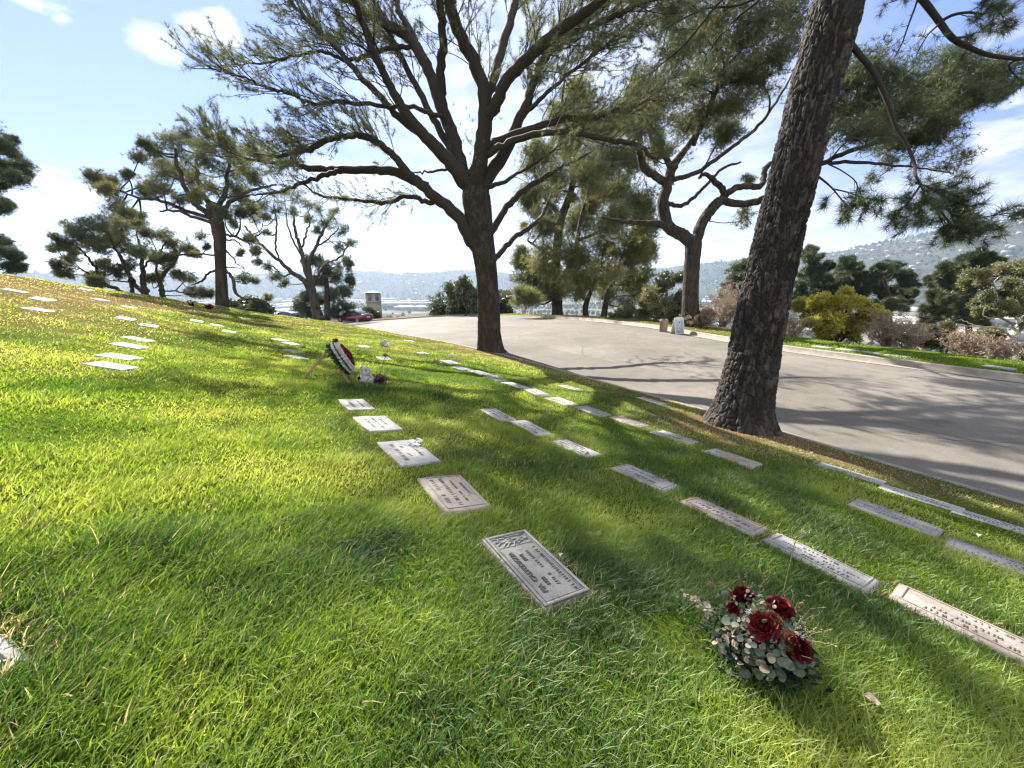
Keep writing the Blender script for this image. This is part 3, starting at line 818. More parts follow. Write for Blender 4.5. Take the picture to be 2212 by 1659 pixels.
mid2 = [(606, 735, 'uppermost white marker of the group of four on the slope left of the wreath'), (630, 743, 'second white marker of the group of four left of the wreath'), (634, 759, 'third white marker of the group of four left of the wreath'), (641, 773, 'lowest thin white marker of the group of four left of the wreath')]
for i, (px, py, lb) in enumerate(mid2): marker(px, py, 'white', lb, .45, .30, R(30), seed=i)
far = [(322, 704, 'lower of the two thin white markers just above the left cluster of four'), (271, 689, 'upper of the two thin white markers just above the left cluster of four'), (279, 664, 'white marker in the brown grass, right one of a high pair'),
       (216, 648, 'white marker in the brown grass, left one of a high pair'), (92, 647, 'white marker near the left edge, middle of three in the brown grass'), (32, 629, 'large white marker at the left edge just under the skyline'), (82, 670, 'short white marker near the left edge, lowest of three'),
       (185, 626, 'sliver of a white marker on the skyline left of the bushy pine'), (425, 694, 'left one of two white markers below the single tall pine'), (468, 703, 'right one of two white markers below the single tall pine'), (495, 717, 'thin white marker below and right of the pair under the tall pine'), (531, 690, 'white marker near the brow between the tall pine and the black car'),
       (787, 749, 'white marker right above the wreath'), (830, 775, 'white marker right behind the single yellow bloom'), (885, 737, 'thin white marker right of the paper cone of flowers, farther up'), (915, 764, 'white marker left of the low white posy')]
for i, (px, py, lb) in enumerate(far):
    marker(px, py, 'white', lb, .50, .32, R(rng.uniform(-5, 5)), seed=i)
marker(-165, 1428, 'grey', 'pale marker in the tall grass at the left edge, mostly cut off', .5, .30, R(35), seed=2)
for i, (px, py) in enumerate([(1776, 750), (1830, 756), (1879, 762), (1938, 769), (2157, 794)]):
    marker(px, py, 'grey', '%s of five flat grey markers in the far verge grass' % ('leftmost', 'second from the left', 'middle one', 'second from the right', 'rightmost')[i], .6, .32, R(115), seed=i, onverge=True, far=True, group='markers along the far verge', lift=.0)
# ------------------------------------------------------------------ grass: one mass of blades
def blades(x, y, z, h, wd, lean, yaw, seg, tint, bend_dir):
    n = len(x); t = np.linspace(0, 1, seg + 1)
    side = np.stack([np.cos(yaw), np.sin(yaw), np.zeros(n)], -1)
    bd = np.stack([np.cos(bend_dir), np.sin(bend_dir), np.zeros(n)], -1)
    base = np.stack([x, y, z], -1); V = []
    for k in range(seg + 1):
        s = t[k]
        c = base + bd * (lean * h * s ** 1.7)[:, None] + np.array([0, 0, 1.]) * (h * (s - .28 * lean * s * s))[:, None]
        wk = wd * (1 - s ** 1.6) * .5
        if k < seg: V += [c - side * wk[:, None], c + side * wk[:, None]]
        else: V.append(c)
    V = np.stack(V, 1); m_ = V.shape[1]; o = (np.arange(n) * m_)[:, None]
    Q = np.concatenate([o + np.array([[2 * k, 2 * k + 1, 2 * k + 3, 2 * k + 2]]) for k in range(seg - 1)])
    T = o + np.array([[2 * seg - 2, 2 * seg - 1, 2 * seg]])
    return V.reshape(-1, 3), Q, T, np.repeat(tint, m_)

def in_rects(x, y, mar):
    k = np.zeros(len(x), bool)
    for (cx, cy, M2, L, Wd) in RECTS:
        near = (np.abs(x - cx) < .7) & (np.abs(y - cy) < .7)
        if not near.any(): continue
        dx, dy = x[near] - cx, y[near] - cy
        u = dx * M2[0, 0] + dy * M2[1, 0]; v = dx * M2[0, 1] + dy * M2[1, 1]
        k[near] |= (np.abs(u) < L / 2 + mar) & (np.abs(v) < Wd / 2 + mar)
    return k

GV, GQ, GT, GTi = [], [], [], []; goff = 0
def add_grass(x, y, z, h, wd, lean, seg, tint, drift=0.0):
    global goff
    n = len(x)
    V, Q, T, t = blades(x, y, z, h, wd, lean, rng.uniform(0, 2 * math.pi, n), seg, tint, rng.normal(drift, 1.15, n))
    GV.append(V); GQ.append(Q + goff); GT.append(T + goff); GTi.append(t); goff += len(V)

def lawn_grass(r0, r1, dens, hmul, wd, seg, half=R(66), cap=10 ** 9):
    n = int(min(cap, dens * half * (r1 * r1 - r0 * r0)))
    r = np.sqrt(rng.uniform(r0 * r0, r1 * r1, n)); az = rng.uniform(-half, half, n)
    x, y = r * np.sin(az), r * np.cos(az)
    e, a = ea(x, y); en = np.interp(a, NC[:, 1], NC[:, 0])
    dry = dryness(e, a)
    tuft = fbm(x * 2.2, y * 2.2, 55, 3)              # lush tufts and thin places
    keep = (e < en - .03) & (rng.random(n) > dry * .55) & (rng.random(n) < .80 + .6 * tuft)
    keep &= ~in_rects(x, y, -.014)
    x, y, e, a, dry, tuft, r, en = [q[keep] for q in (x, y, e, a, dry, tuft, r, en)]
    close = in_rects(x, y, .05)
    bare = np.exp(-(((x - .02) / .22) ** 2 + ((y - 2.62) / .20) ** 2)) + np.exp(-(((x - .80) / .22) ** 2 + ((y - 1.55) / .16) ** 2))
    kk = rng.random(len(x)) > bare * .9
    x, y, e, a, dry, tuft, r, en, close = [q[kk] for q in (x, y, e, a, dry, tuft, r, en, close)]
    n = len(x)
    lush = np.clip(1 - (r - 1.0) / 5.5, 0, 1)
    hollow = np.exp(-(((x + 1.9) / 1.15) ** 4 + ((y - 6.22 - .12 * np.sin(x * 3)) / .24) ** 2)) + np.exp(-(((x + 1.75) / .30) ** 2 + ((y - 1.62) / .20) ** 2))   # uncut tuft below the wreath
    h = (.042 + .026 * lush + .055 * np.clip(tuft, -.35, .5) + .075 * np.minimum(hollow, 1) + .05 * np.exp(-(((x + 1.9) / .9) ** 2 + ((y - 1.2) / .8) ** 2))) * (.55 + .8 * rng.random(n)) * hmul * (1 - .5 * dry)
    h = np.where(close, h * .7, h)
    h = np.maximum(h, .012)
    long = rng.random(n) < .015
    h = np.where(long & (r < 4), h * 1.7, h)
    z = lawn_z(e, a) - .004
    gsel = .45 + .72 * fbm(x * 1.1, y * 1.1, 66, 3) + .36 * (rng.random(n) - .5) - .50 * np.minimum(hollow, 1)
    straw = rng.random(n) < (.035 + .75 * dry ** 1.3 + .32 * close)
    tint = np.where(straw, rng.uniform(.80, 1.0, n), np.clip(gsel, 0, .74))
    add_grass(x, y, z, h, wd * (.6 + .8 * rng.random(n)), .30 + 1.0 * rng.random(n), seg, tint, .5)

lawn_grass(.55, 2.6, 17000 * GD, 1.0, .0058, 3)
lawn_grass(2.6, 5.0, 7000 * GD, 1.0, .0074, 2)
lawn_grass(5.0, 9.5, 2600 * GD, 1.05, .0105, 2)
lawn_grass(9.5, 18, 750 * GD, 1.15, .019, 2)
lawn_grass(18, 40, 160 * GD, 1.3, .038, 2)
# the verge across the road
n = int(26000 * GD); i = rng.integers(0, 150, n); f = rng.random(n); u_ = rng.random(n)
P0 = FP2[i] + (FP2[i + 1] - FP2[i]) * f[:, None]; Nn = FN[i]
dd = .2 + (VW[i] + .5) * u_
x, y = P0[:, 0] + Nn[:, 0] * dd, P0[:, 1] + Nn[:, 1] * dd
z = P0[:, 2] + .14 - np.maximum(0, dd - VW[i]) * .25
vd = np.clip(.15 + .9 * fbm(x * .35, y * .35, 44, 3) + .5 * np.clip((y - 16) / 12, 0, 1), 0, 1)
k = (rng.random(n) > vd * .6) & ~in_rects(x, y, 0)
x, y, z, vd = x[k], y[k], z[k], vd[k]; n = len(x)
add_grass(x, y, z, rng.uniform(.05, .11, n), rng.uniform(.012, .03, n), rng.random(n), 2, np.where(rng.random(n) < vd * .8, rng.uniform(.8, 1, n), np.clip(.3 + .3 * rng.random(n), 0, .74)))
me = raw_mesh('grass', np.concatenate(GV), [np.concatenate(GQ), np.concatenate(GT)], {'tint': np.concatenate(GTi)})
m_grass = leafmat('grass_blade', [(0, (.034, .084, .012)), (.3, (.118, .205, .020)), (.55, (.235, .318, .034)), (.74, (.39, .435, .080)), (.80, (.33, .275, .12)), (1, (.50, .42, .24))], .60, .55, .03)
grass = link('grass', me, m_grass); tag(grass, 'lawn of uneven green grass with straw patches covering the slope', 'grass', None, 'stuff')
print('grass blades verts', len(me.vertices))
# ------------------------------------------------------------------ trees
m_bark = barkmat('pine_bark', (.028, .022, .018), (.045, .036, .030), (.068, .056, .047), 11, .33, .9)
m_bark_far = barkmat('pine_bark_far', (.036, .028, .023), (.055, .044, .036), (.078, .064, .052), 5, .3, .5)
m_pale = barkmat('pale_bark', (.26, .235, .205), (.34, .31, .27), (.40, .375, .335), 5, .3, .3)
m_twig = solid('bare_twig', (.27, .215, .18), .9, .25, 3)
PINE = [(0, (.040, .052, .026)), (.4, (.085, .098, .044)), (.75, (.140, .148, .062)), (.93, (.19, .185, .078)), (1, (.20, .13, .07))]
OLIVE = [(0, (.065, .078, .028)), (.4, (.135, .148, .052)), (.75, (.205, .208, .074)), (.92, (.26, .24, .09)), (1, (.24, .14, .07))]
DARK = [(0, (.024, .038, .022)), (.4, (.050, .070, .036)), (.8, (.090, .108, .050)), (1, (.125, .132, .062))]
m_needle = leafmat('pine_needle', PINE, .48, .5, .05)
m_needle_o = leafmat('pine_needle_olive', OLIVE, .50, .5, .04)
m_needle_d = leafmat('conifer_needle', DARK, .30, .5, .05)
m_broad = leafmat('broad_leaf', [(0, (.028, .040, .018)), (.5, (.060, .075, .030)), (.9, (.10, .11, .05)), (1, (.16, .10, .06))], .35, .4, .10)
m_yellow = leafmat('yellow_leaf', [(0, (.20, .20, .02)), (.5, (.36, .34, .04)), (1, (.48, .43, .08))], .55, .5, .05)
m_grn_o = leafmat('grey_green_leaf', [(0, (.070, .078, .036)), (.5, (.135, .142, .062)), (1, (.21, .195, .095))], .40, .5, .05)
m_straw = leafmat('dry_leaf', [(0, (.16, .115, .085)), (.5, (.27, .205, .155)), (1, (.38, .30, .23))], .35, .6, .03)

def smooth_path(P, n=5):
    P = np.asarray(P, float)
    if len(P) < 3: return np.stack([np.interp(np.linspace(0, 1, 6), [0, 1], P[:, k]) for k in range(P.shape[1])], -1)
    return catmull(P, n)

LIMB = .97
class Tree:
    def __init__(s, name, px, py, y, label, bark, leaf, group=None, cat='tree', z=None):
        s.y = y; b = at_y(px, py, y)
        if z is not None: b[2] = z
        s.base = b; s.root = empty(name, tuple(b), 0, label, cat, group)
        s.wood = MB(); s.bark = bark; s.leaf = leaf; s.parts = []; s.nodes = []; s.nrad = []
        s.tp, s.td, s.tt = [], [], []
        s.mpp = y / 831.0
    def limb(s, pts, depth=(0, 0), n=8, rough=.08, node=True, wig=0.0, sides=None):
        """pts (px,py,radius px) traced in the picture; depth = how far the limb reaches away (+) or towards (-) the viewer"""
        pts = np.array(pts, float); m_ = len(pts)
        d = np.linspace(0, 1, m_) ** 1.3; out = []
        y0 = s.y + depth[0]
        if s.nodes:                      # join the limb to the wood it springs from
            nd = np.array(s.nodes); rel = nd - np.array([0, 0, CAMZ]); dep = rel[:, 1] * CP - rel[:, 2] * SP
            qx = 1106 + FOC * rel[:, 0] / dep; qy = 829.5 - FOC * (rel[:, 1] * SP + rel[:, 2] * CP) / dep
            k = int(np.argmin((qx - pts[0, 0]) ** 2 + (qy - pts[0, 1]) ** 2))
            if math.hypot(qx[k] - pts[0, 0], qy[k] - pts[0, 1]) < 40: y0 = nd[k, 1]
        for (px, py, r), k in zip(pts, d):
            yy = y0 + (s.y + depth[1] - y0) * k
            p = at_y(px, py, yy); out.append((*p, r * depth_of(p) / 831.0 * LIMB))
        if s.nodes:
            p0 = np.array(out[0]); p1 = np.array(out[1]); p0[:3] -= unit(p1[:3] - p0[:3]) * p0[3] * .8; out[0] = tuple(p0)
        C = smooth_path(out, 6)
        if wig: C[1:-1, :3] += rng.normal(0, wig, (len(C) - 2, 3))
        s.wood.tube(C[:, :3] - s.base, np.maximum(C[:, 3], .008), n, False, .5, rough)
        if node: s.nodes += list(C[:, :3]); s.nrad += list(C[:, 3])
        return C
    def path(s, P, r0, r1, n=5):
        P = np.asarray(P, float); s.wood.tube(P - s.base, np.linspace(r0, r1, len(P)), n, False, .5, .05)
    def tuft(s, p, d, t=None):
        s.tp.append(p); s.td.append(d); s.tt.append(rng.random() if t is None else t)
    def finish(s, K=9, L=.16, w=.012, spread=.75, broad=False, crown=True):
        s.wood.build('trunk', s.bark, s.root, True)
        if s.tp:
            P = np.array(s.tp) - s.base; D = np.array(s.td); t = np.array(s.tt)
            if broad: V, ti = leaves(P, D, K, L, w, spread, t); k = 4
            else: V, ti = needles(P, D, K, L, w, spread, t); k = 3
            foliage_obj('crown', [(V, ti, k)], s.leaf, s.root)
        return s.root
    # --- foliage clumps traced from the picture, spread in depth through the crown
    def clumps(s, cl, spread, per=1.0, flat=.75, limbs=True, lr=.05, seed_t=None, sub=9, up=.6, twigs=True, jitter=1.0, csize=.66):
        nd = np.array(s.nodes) if s.nodes else None
        for (px, py, r) in cl:
            yy = s.y + rng.uniform(-1, 1) * spread
            c = at_y(px, py, yy); R_ = r * depth_of(c) / 831.0
            ct = rng.random() if seed_t is None else seed_t + .2 * (rng.random() - .5)
            if nd is not None and limbs:
                dist = np.linalg.norm(nd - c, axis=1) + 2.0 * np.maximum(0, nd[:, 2] - c[2] + .1 * R_) 
                k = int(np.argmin(dist)); a = nd[k]
                mid = (a + c) / 2 + np.array([0, 0, -.06]) * np.linalg.norm(c - a) + rng.normal(0, .06, 3) * np.linalg.norm(c - a)
                q = smooth_path([a, mid, c], 5)
                s.path(q, min(lr, s.nrad[k] * .8), lr * .4, 5)
            sub_ = int(sub * 1.7)
            for j in range(sub_):
                u = unit(rng.normal(size=3)) * (rng.uniform(.1, 1.25) ** .8) * R_; u[2] *= (flat + 1) / 2
                sc = c + u
                if twigs:
                    s.path(np.array([c, c + u * .5 + rng.normal(0, .06 * R_, 3), sc]), lr * .3, lr * .10, 3)
                m_ = int(per * rng.uniform(.25, 1.5) * .42)
                q = rng.random((m_, 1))                      # along the twig, thinning inwards
                o = rng.normal(size=(m_, 3)) * R_ * csize * .36 - u * (1 - q ** .5) * .55; o[:, 2] *= flat
                dn = unit(unit(o + .35 * u) * .8 + np.array([0, 0, up]) + rng.normal(0, .3, (m_, 3)))
                tt_ = np.clip(ct * .6 + .4 * rng.random(m_) * 1.0, 0, 1)
                s.tp += list(sc + o); s.td += list(dn); s.tt += list(tt_)
    # --- finely branched sprays growing off traced limbs
    def spray(s, C, start=.3, step=.5, len2=(1.2, 2.6), r2=.022, bias=(0, 0, .35), twig_step=.26, twig_len=(.3, .75), tufts=6, dev=.85, both=True, droop=0.0, keep=1.0, leafy=1.0):
        P = C[:, :3]; Ls = np.concatenate([[0], np.cumsum(np.linalg.norm(np.diff(P, axis=0), axis=1))]); tot = Ls[-1]
        q = tot * start
        while q < tot:
            fr = q / tot
            p = np.array([np.interp(q, Ls, P[:, k]) for k in range(3)])
            q2 = min(tot, q + .1); p2 = np.array([np.interp(q2, Ls, P[:, k]) for k in range(3)]); q1 = max(0, q - .1); p1 = np.array([np.interp(q1, Ls, P[:, k]) for k in range(3)])
            tg = unit(p2 - p1)
            q += step * SPR * rng.uniform(.5, 1.5)
            if rng.random() > keep: continue
            d = unit(tg + dev * unit(rng.normal(size=3)) + np.array(bias))
            s.branch(p, d, rng.uniform(*len2) * (1.05 - .45 * fr), r2, twig_step, twig_len, tufts, bias, droop, leafy)
        s.branch(P[-1], unit(P[-1] - P[-3]), rng.uniform(*len2) * .7, r2, twig_step, twig_len, tufts, bias, droop, leafy)
    def branch(s, p, d, ln, r, twig_step, twig_len, tufts, bias, droop, leafy=1.0):
        m_ = 7; pts = [p]; dirs = [d]
        for k in range(m_):
            d = unit(d + rng.normal(0, .16, 3) + np.array(bias) * .12 - np.array([0, 0, droop]) * .15)
            pts.append(pts[-1] + d * ln / m_); dirs.append(d)
        pts = np.array(pts); s.path(pts, r, r * .3, 4)
        n = max(2, int(ln * .85 / twig_step))
        for k in range(n):
            f = .18 + .82 * (k + rng.random()) / n; i = min(m_ - 1, int(f * m_)); fr = f * m_ - i
            b = pts[i] + (pts[min(i + 1, m_)] - pts[i]) * min(1, fr)
            td = unit(dirs[i] + .75 * unit(rng.normal(size=3)) + np.array(bias) * .5)
            tl = rng.uniform(*twig_len)
            e1 = b + td * tl * .55 + rng.normal(0, .03, 3) * tl; td2 = unit(td + np.array(bias) * .4 + rng.normal(0, .15, 3)); e2 = e1 + td2 * tl * .45
            s.path(np.array([b, e1, e2]), r * .32, r * .16, 3)
            tone = rng.random()
            for j in range(tufts):
                if rng.random() > leafy: continue
                g_ = .35 + .65 * (j + rng.random()) / tufts
                c = b + (e1 - b) * (g_ / .55) if g_ < .55 else e1 + (e2 - e1) * ((g_ - .55) / .45)
                s.tuft(c, td2 + rng.normal(0, .25, 3), np.clip(tone * .6 + .4 * rng.random(), 0, 1))

# ---- close-up trunk with real bark plates
def bark_trunk(s, pts, depth, sides=170, step=.018, cell=(.062, .15), amp=.03, flare=None):
    out = []
    for k, (px, py, r) in enumerate(pts):
        yy = s.y + depth[0] + (depth[1] - depth[0]) * k / (len(pts) - 1)
        p_ = at_y(px, py, yy); out.append((*p_, r * depth_of(p_) / 831.0))
    C = catmull(out, 12)
    L = np.concatenate([[0], np.cumsum(np.linalg.norm(np.diff(C[:, :3], axis=0), axis=1))])
    q = np.arange(0, L[-1], step); C = np.stack([np.interp(q, L, C[:, k]) for k in range(4)], -1)
    s.nodes += list(C[::20, :3]); s.nrad += list(C[::20, 3])
    m_ = len(C); T = unit(np.gradient(C[:, :3], axis=0))
    A = unit(np.cross(T, np.array([0, 1., 0]))); B = np.cross(T, A)
    th = np.arange(sides) * 2 * math.pi / sides
    TH, Q = np.meshgrid(th, q, indexing='xy')
    rm = C[:, 3].mean(); nu = int(round(2 * math.pi * rm / cell[0]))
    u = TH / (2 * math.pi) * nu; v = Q / cell[1]
    u = u + .55 * fbm(np.cos(TH) * 4 + 9, Q * 5 + np.sin(TH) * 4, 4, 4); v = v + 1.3 * fbm(np.cos(TH) * 6, Q * 6 + np.sin(TH) * 6 + 3, 5, 4)
    iu, iv = np.floor(u), np.floor(v)
    f1 = np.full(u.shape, 9.); f2 = np.full(u.shape, 9.); cid = np.zeros(u.shape)
    for du in (-1, 0, 1):
        for dv in (-1, 0, 1):
            cu_, cv_ = iu + du, iv + dv; cw = np.mod(cu_, nu)
            d = (cu_ + .15 + .7 * _h(cw, cv_, 11) - u) ** 2 + (cv_ + .1 + .8 * _h(cw, cv_, 12) - v) ** 2
            d = np.sqrt(d); nid = _h(cw, cv_, 13)
            cid = np.where(d < f1, nid, cid); f2 = np.where(d < f1, f1, np.minimum(f2, d)); f1 = np.minimum(f1, d)
    gap = np.clip((f2 - f1 + .06 * fbm(TH * 30, Q * 60, 19, 2)) / .34, 0, 1); hgt = gap ** .7 * (.5 + .8 * cid) + .30 * fbm(TH * 14, Q * 34, 17, 3)
    big = .05 * fbm(np.cos(TH) * 1.2 + 5, Q * .6 + np.sin(TH) * 1.2, 31, 3)
    rad = C[:, 3][:, None] * (1 + big) + amp * (hgt - .6)
    if flare: rad = rad * (1 + flare[0] * np.exp(-Q / flare[1]) * (1 + .5 * np.sin(TH * 5 + .7)))
    V = C[:, None, :3] + rad[..., None] * (np.cos(TH)[..., None] * A[:, None] + np.sin(TH)[..., None] * B[:, None]) - s.base
    i = np.arange(m_ - 1)[:, None]; j = np.arange(sides)[None, :]; jn = (j + 1) % sides
    F = np.stack([i * sides + j, i * sides + jn, (i + 1) * sides + jn, (i + 1) * sides + j], -1).reshape(-1, 4)
    s.wood.add(V.reshape(-1, 3), F, None, np.clip(.15 + .7 * cid + .3 * fbm(TH * 6, Q * 9, 41, 3), 0, 1).ravel())
    return C
def plate_mat(name, stops, nscale=35):
    m, nt, out = nodes(name)
    at = N(nt, 'ShaderNodeAttribute', attribute_name='tint'); tc = nt.nodes.new('ShaderNodeTexCoord')
    c = ramp(nt, stops, at.outputs['Fac']).outputs[0]; f = obj_noise(nt, nscale, 5, .7, tc.outputs['Object'])
    c = mixc(nt, .6, c, ramp(nt, [(.3, (.55, .55, .55)), (.7, (1.4, 1.38, 1.35))], f).outputs[0], 'MULTIPLY')
    p = N(nt, 'ShaderNodeBsdfPrincipled', Roughness=.85); p.inputs['Specular IOR Level'].default_value = .2; nt.links.new(c, p.inputs['Base Color'])
    b = N(nt, 'ShaderNodeBump', Strength=.6, Distance=.008); nt.links.new(f, b.inputs['Height']); nt.links.new(b.outputs[0], p.inputs['Normal'])
    nt.links.new(p.outputs[0], out.inputs[0]); return m
m_plate = plate_mat('pine_bark_plates', [(0, (.013, .0105, .010)), (.45, (.028, .0235, .022)), (.8, (.058, .049, .045)), (1, (.115, .10, .09))])
m_plate2 = plate_mat('pine_bark_warm_plates', [(0, (.020, .015, .012)), (.5, (.037, .029, .0235)), (1, (.068, .054, .044))])

# ================= the big spreading pine by the road
SPR = .42
t = Tree('pine_tree', 1060, 760, 15.6, 'tall spreading pine with many bare limbs at the road edge, centre of the lawn', m_plate2, m_needle)
bark_trunk(t, [(1064, 772, 30), (1060, 755, 27.5), (1057, 720, 24), (1056, 680, 23), (1054, 630, 22.5), (1050, 580, 23.5), (1043, 530, 25), (1036, 480, 27), (1030, 435, 30), (1027, 405, 27)], (0, 0), 120, .03, (.075, .2), .03, (.18, .35))
LB = {}
def lm(k, pts, dep, n=8): LB[k] = t.limb(pts, dep, n, .10, wig=.02)
lm('L1', [(1038, 540, 16), (1020, 520, 16), (992, 469, 14), (936, 422, 12), (903, 394, 10), (875, 366, 9), (852, 337, 8), (824, 314, 7.5), (786, 295, 7), (753, 294, 6.5), (706, 302, 6), (669, 323, 6), (594, 337, 3.5)], (0, -1.6), 10)
lm('L2', [(915, 400, 11), (861, 373, 10), (814, 368, 9), (744, 366, 8), (674, 363, 7), (627, 354, 5), (566, 349, 3), (500, 330, 2), (440, 285, 1.2)], (-.6, 1.5), 9)
lm('L2b', [(744, 366, 6), (721, 372, 6), (674, 389, 5), (627, 408, 3.5), (589, 417, 2.5), (552, 422, 1.5), (500, 425, 1)], (.2, -1.6), 7)
lm('L3', [(945, 430, 7), (925, 437, 6), (880, 424, 5), (833, 438, 4.5), (767, 431, 3.5), (692, 422, 2.5), (655, 398, 1.4)], (-.4, .8), 7)
lm('B', [(1026, 420, 19), (1002, 389, 18), (960, 337, 15), (917, 295, 13), (875, 244, 11), (838, 178, 9), (814, 127, 8), (781, 47, 7), (767, 0, 6), (735, -70, 4), (690, -130, 1)], (0, -3.0), 9)
lm('B2', [(922, 300, 9), (861, 253, 8), (814, 202, 7), (758, 141, 6), (702, 80, 5), (650, 28, 4), (610, -15, 3), (560, -60, 2)], (-1.0, 1.5), 7)
lm('B3', [(950, 250, 5), (930, 246, 5), (885, 230, 4.5), (824, 230, 4.5), (749, 220, 4), (674, 223, 3.5), (627, 202, 3), (571, 187, 2.5), (524, 164, 2), (463, 150, 1.2)], (-.3, -2.2), 6)
lm('B4', [(905, 98, 5), (894, 101, 5), (838, 105, 5), (791, 122, 5), (749, 131, 4), (692, 110, 3.5), (627, 124, 2.8), (571, 136, 2), (500, 140, 1.2)], (1.2, 2.4), 6)
lm('C', [(1024, 415, 17), (1002, 375, 16), (974, 281, 14), (950, 225, 13), (930, 160, 12), (908, 117, 12), (880, 80, 11), (814, 42, 9), (767, 9, 8), (700, -35, 6), (620, -90, 3)], (0, 2.6), 9)
lm('C2', [(908, 117, 7), (885, 65, 6.5), (861, 23, 6), (857, -5, 6), (845, -80, 5), (830, -170, 3)], (1.6, 3.5), 7)
lm('D', [(985, 300, 9), (958, 225, 10), (953, 141, 10), (957, 70, 9.5), (950, 0, 9), (940, -90, 7), (935, -190, 4), (925, -260, 2)], (.8, -1.5), 8)
lm('D2', [(1002, 375, 9), (960, 300, 8), (925, 235, 7.5), (880, 150, 6.5), (830, 50, 5), (800, -20, 4), (770, -100, 2)], (.4, 4.5), 7)
lm('E', [(1026, 420, 20), (1030, 375, 18), (1045, 291, 17), (1047, 202, 15), (1016, 117, 14), (988, 61, 13), (969, 0, 12), (955, -80, 9), (950, -180, 6), (948, -280, 3)], (0, -2.2), 9)
lm('E2', [(1047, 215, 11), (1062, 180, 11), (1077, 131, 10.5), (1096, 61, 10), (1114, 0, 9), (1135, -80, 7), (1160, -180, 4), (1170, -250, 2)], (-1.0, 5.0), 8)
lm('F', [(1034, 420, 17), (1049, 389, 16), (1091, 328, 14), (1119, 262, 12), (1142, 211, 10), (1161, 155, 9.5), (1189, 108, 9), (1245, 61, 8), (1306, 9, 7), (1360, -45, 5), (1430, -110, 2.5)], (0, 4.5), 9)
lm('F0', [(1047, 260, 13), (1067, 234, 13), (1095, 173, 13), (1142, 122, 12.5), (1213, 61, 12), (1283, 14, 10), (1340, -35, 7), (1420, -90, 4)], (-.8, -3.4), 9)
lm('F2', [(1189, 108, 7), (1230, 78, 6.5), (1260, 61, 6.5), (1330, 33, 5.5), (1382, 9, 4.5), (1440, -15, 3), (1500, -50, 1.6)], (1.4, -.8), 7)
lm('F3', [(1119, 262, 6), (1165, 215, 5), (1215, 170, 4), (1280, 120, 3), (1330, 80, 2), (1385, 50, 1.2)], (1.0, 3.0), 6)
lm('G', [(1052, 318, 9), (1067, 309, 9), (1142, 281, 8), (1213, 258, 7), (1283, 253, 6), (1330, 239, 5), (1382, 225, 3), (1430, 190, 1.5)], (0, 3.2), 7)
lm('G2', [(1050, 335, 8), (1063, 328, 8), (1119, 300, 7.5), (1189, 286, 7), (1260, 291, 6), (1330, 305, 5.5), (1382, 315, 5), (1402, 335, 3.5), (1425, 350, 1.5)], (0, -1.8), 7)
lm('H', [(1055, 505, 8), (1067, 492, 8), (1095, 445, 7.5), (1133, 412, 6.5), (1189, 375, 5.5), (1217, 359, 4.5), (1275, 330, 1.8)], (0, 3.2), 7)
lm('H2', [(1062, 570, 7), (1072, 556, 7), (1105, 520, 6), (1142, 492, 5.5), (1170, 469, 4.5), (1187, 430, 3), (1195, 400, 1.5)], (0, 4.6), 7)
lm('H3', [(1045, 410, 6), (1058, 403, 5), (1095, 389, 4), (1142, 361, 3), (1200, 320, 1.6)], (0, -1.5), 6)
lm('S', [(1000, 390, 4), (985, 372, 3.5), (960, 366, 3), (930, 372, 2.5), (895, 372, 1.6)], (0, -.6), 6)
wl = dict(bias=(-.22, 0, .30), leafy=.85)
wr = dict(bias=(.12, .06, .30), leafy=.95)
for k in ('L1', 'L2'): t.spray(LB[k], .50, .20, (.9, 2.2), .016, tufts=9, twig_step=.17, **wl)
t.spray(LB['L2b'], .35, .30, (.7, 1.5), .016, tufts=6, **wl); t.spray(LB['L3'], .15, .30, (.6, 1.3), .014, tufts=6, bias=(-.1, 0, .05), leafy=.8)
for k in ('B', 'C'): t.spray(LB[k], .45, .34, (1.4, 3.0), .022, tufts=7, twig_step=.22, **wl)
for k in ('B2', 'D2'): t.spray(LB[k], .35, .30, (1.2, 2.6), .020, tufts=7, twig_step=.22, **wl)
for k in ('B3', 'B4'): t.spray(LB[k], .35, .22, (.9, 2.2), .018, tufts=7, **wl)
for k in ('C2', 'D', 'E', 'E2'): t.spray(LB[k], .36, .32, (1.2, 2.8), .020, tufts=6, bias=(0, 0, .3), leafy=.75, twig_step=.22)
for k in ('F', 'F0', 'F2', 'F3', 'G'): t.spray(LB[k], .28, .21, (1.1, 2.8), .018, tufts=7, twig_step=.20, **wr)
t.spray(LB['G2'], .35, .30, (.8, 1.9), .016, tufts=6, bias=(.1, 0, .35), leafy=.85, twig_step=.22)
for k in ('H', 'H2', 'H3'): t.spray(LB[k], .45, .30, (.6, 1.4), .014, tufts=6, bias=(.1, 0, .2), leafy=.8)
# the trunk's own tufts at the fork
for q in range(60):
    p = at_y(1015 + rng.normal(0, 26), 330 + rng.normal(0, 45), 15.1); t.tuft(p, rng.normal(size=3) + np.array([0, 0, .6]))
# unseen top of the crown above the picture, which shades the lawn and road
for k in ('B', 'C', 'D', 'E', 'E2', 'F', 'F0', 'C2', 'D2'):
    p = LB[k][-4, :3]; d0 = unit(LB[k][-1, :3] - LB[k][-8, :3])
    for q in range(TOPN):
        d = unit(d0 * .5 + np.array([rng.normal(0, .6), rng.normal(-.1, .6), .35 + .3 * rng.random()])); e2 = p + d * rng.uniform(1.5, 3.4)
        P_ = smooth_path([p, (p + e2) / 2 + rng.normal(0, .2, 3), e2], 4); t.path(P_, .05, .02, 5)
        t.spray(np.c_[P_, np.full(len(P_), .03)], .3, .5, (1.0, 2.2), .018, tufts=5, bias=(-.05, 0, .25), leafy=.9, twig_step=.32)
t.finish(K=9, L=.155, w=.0115, spread=.66)

SPR = 1.0
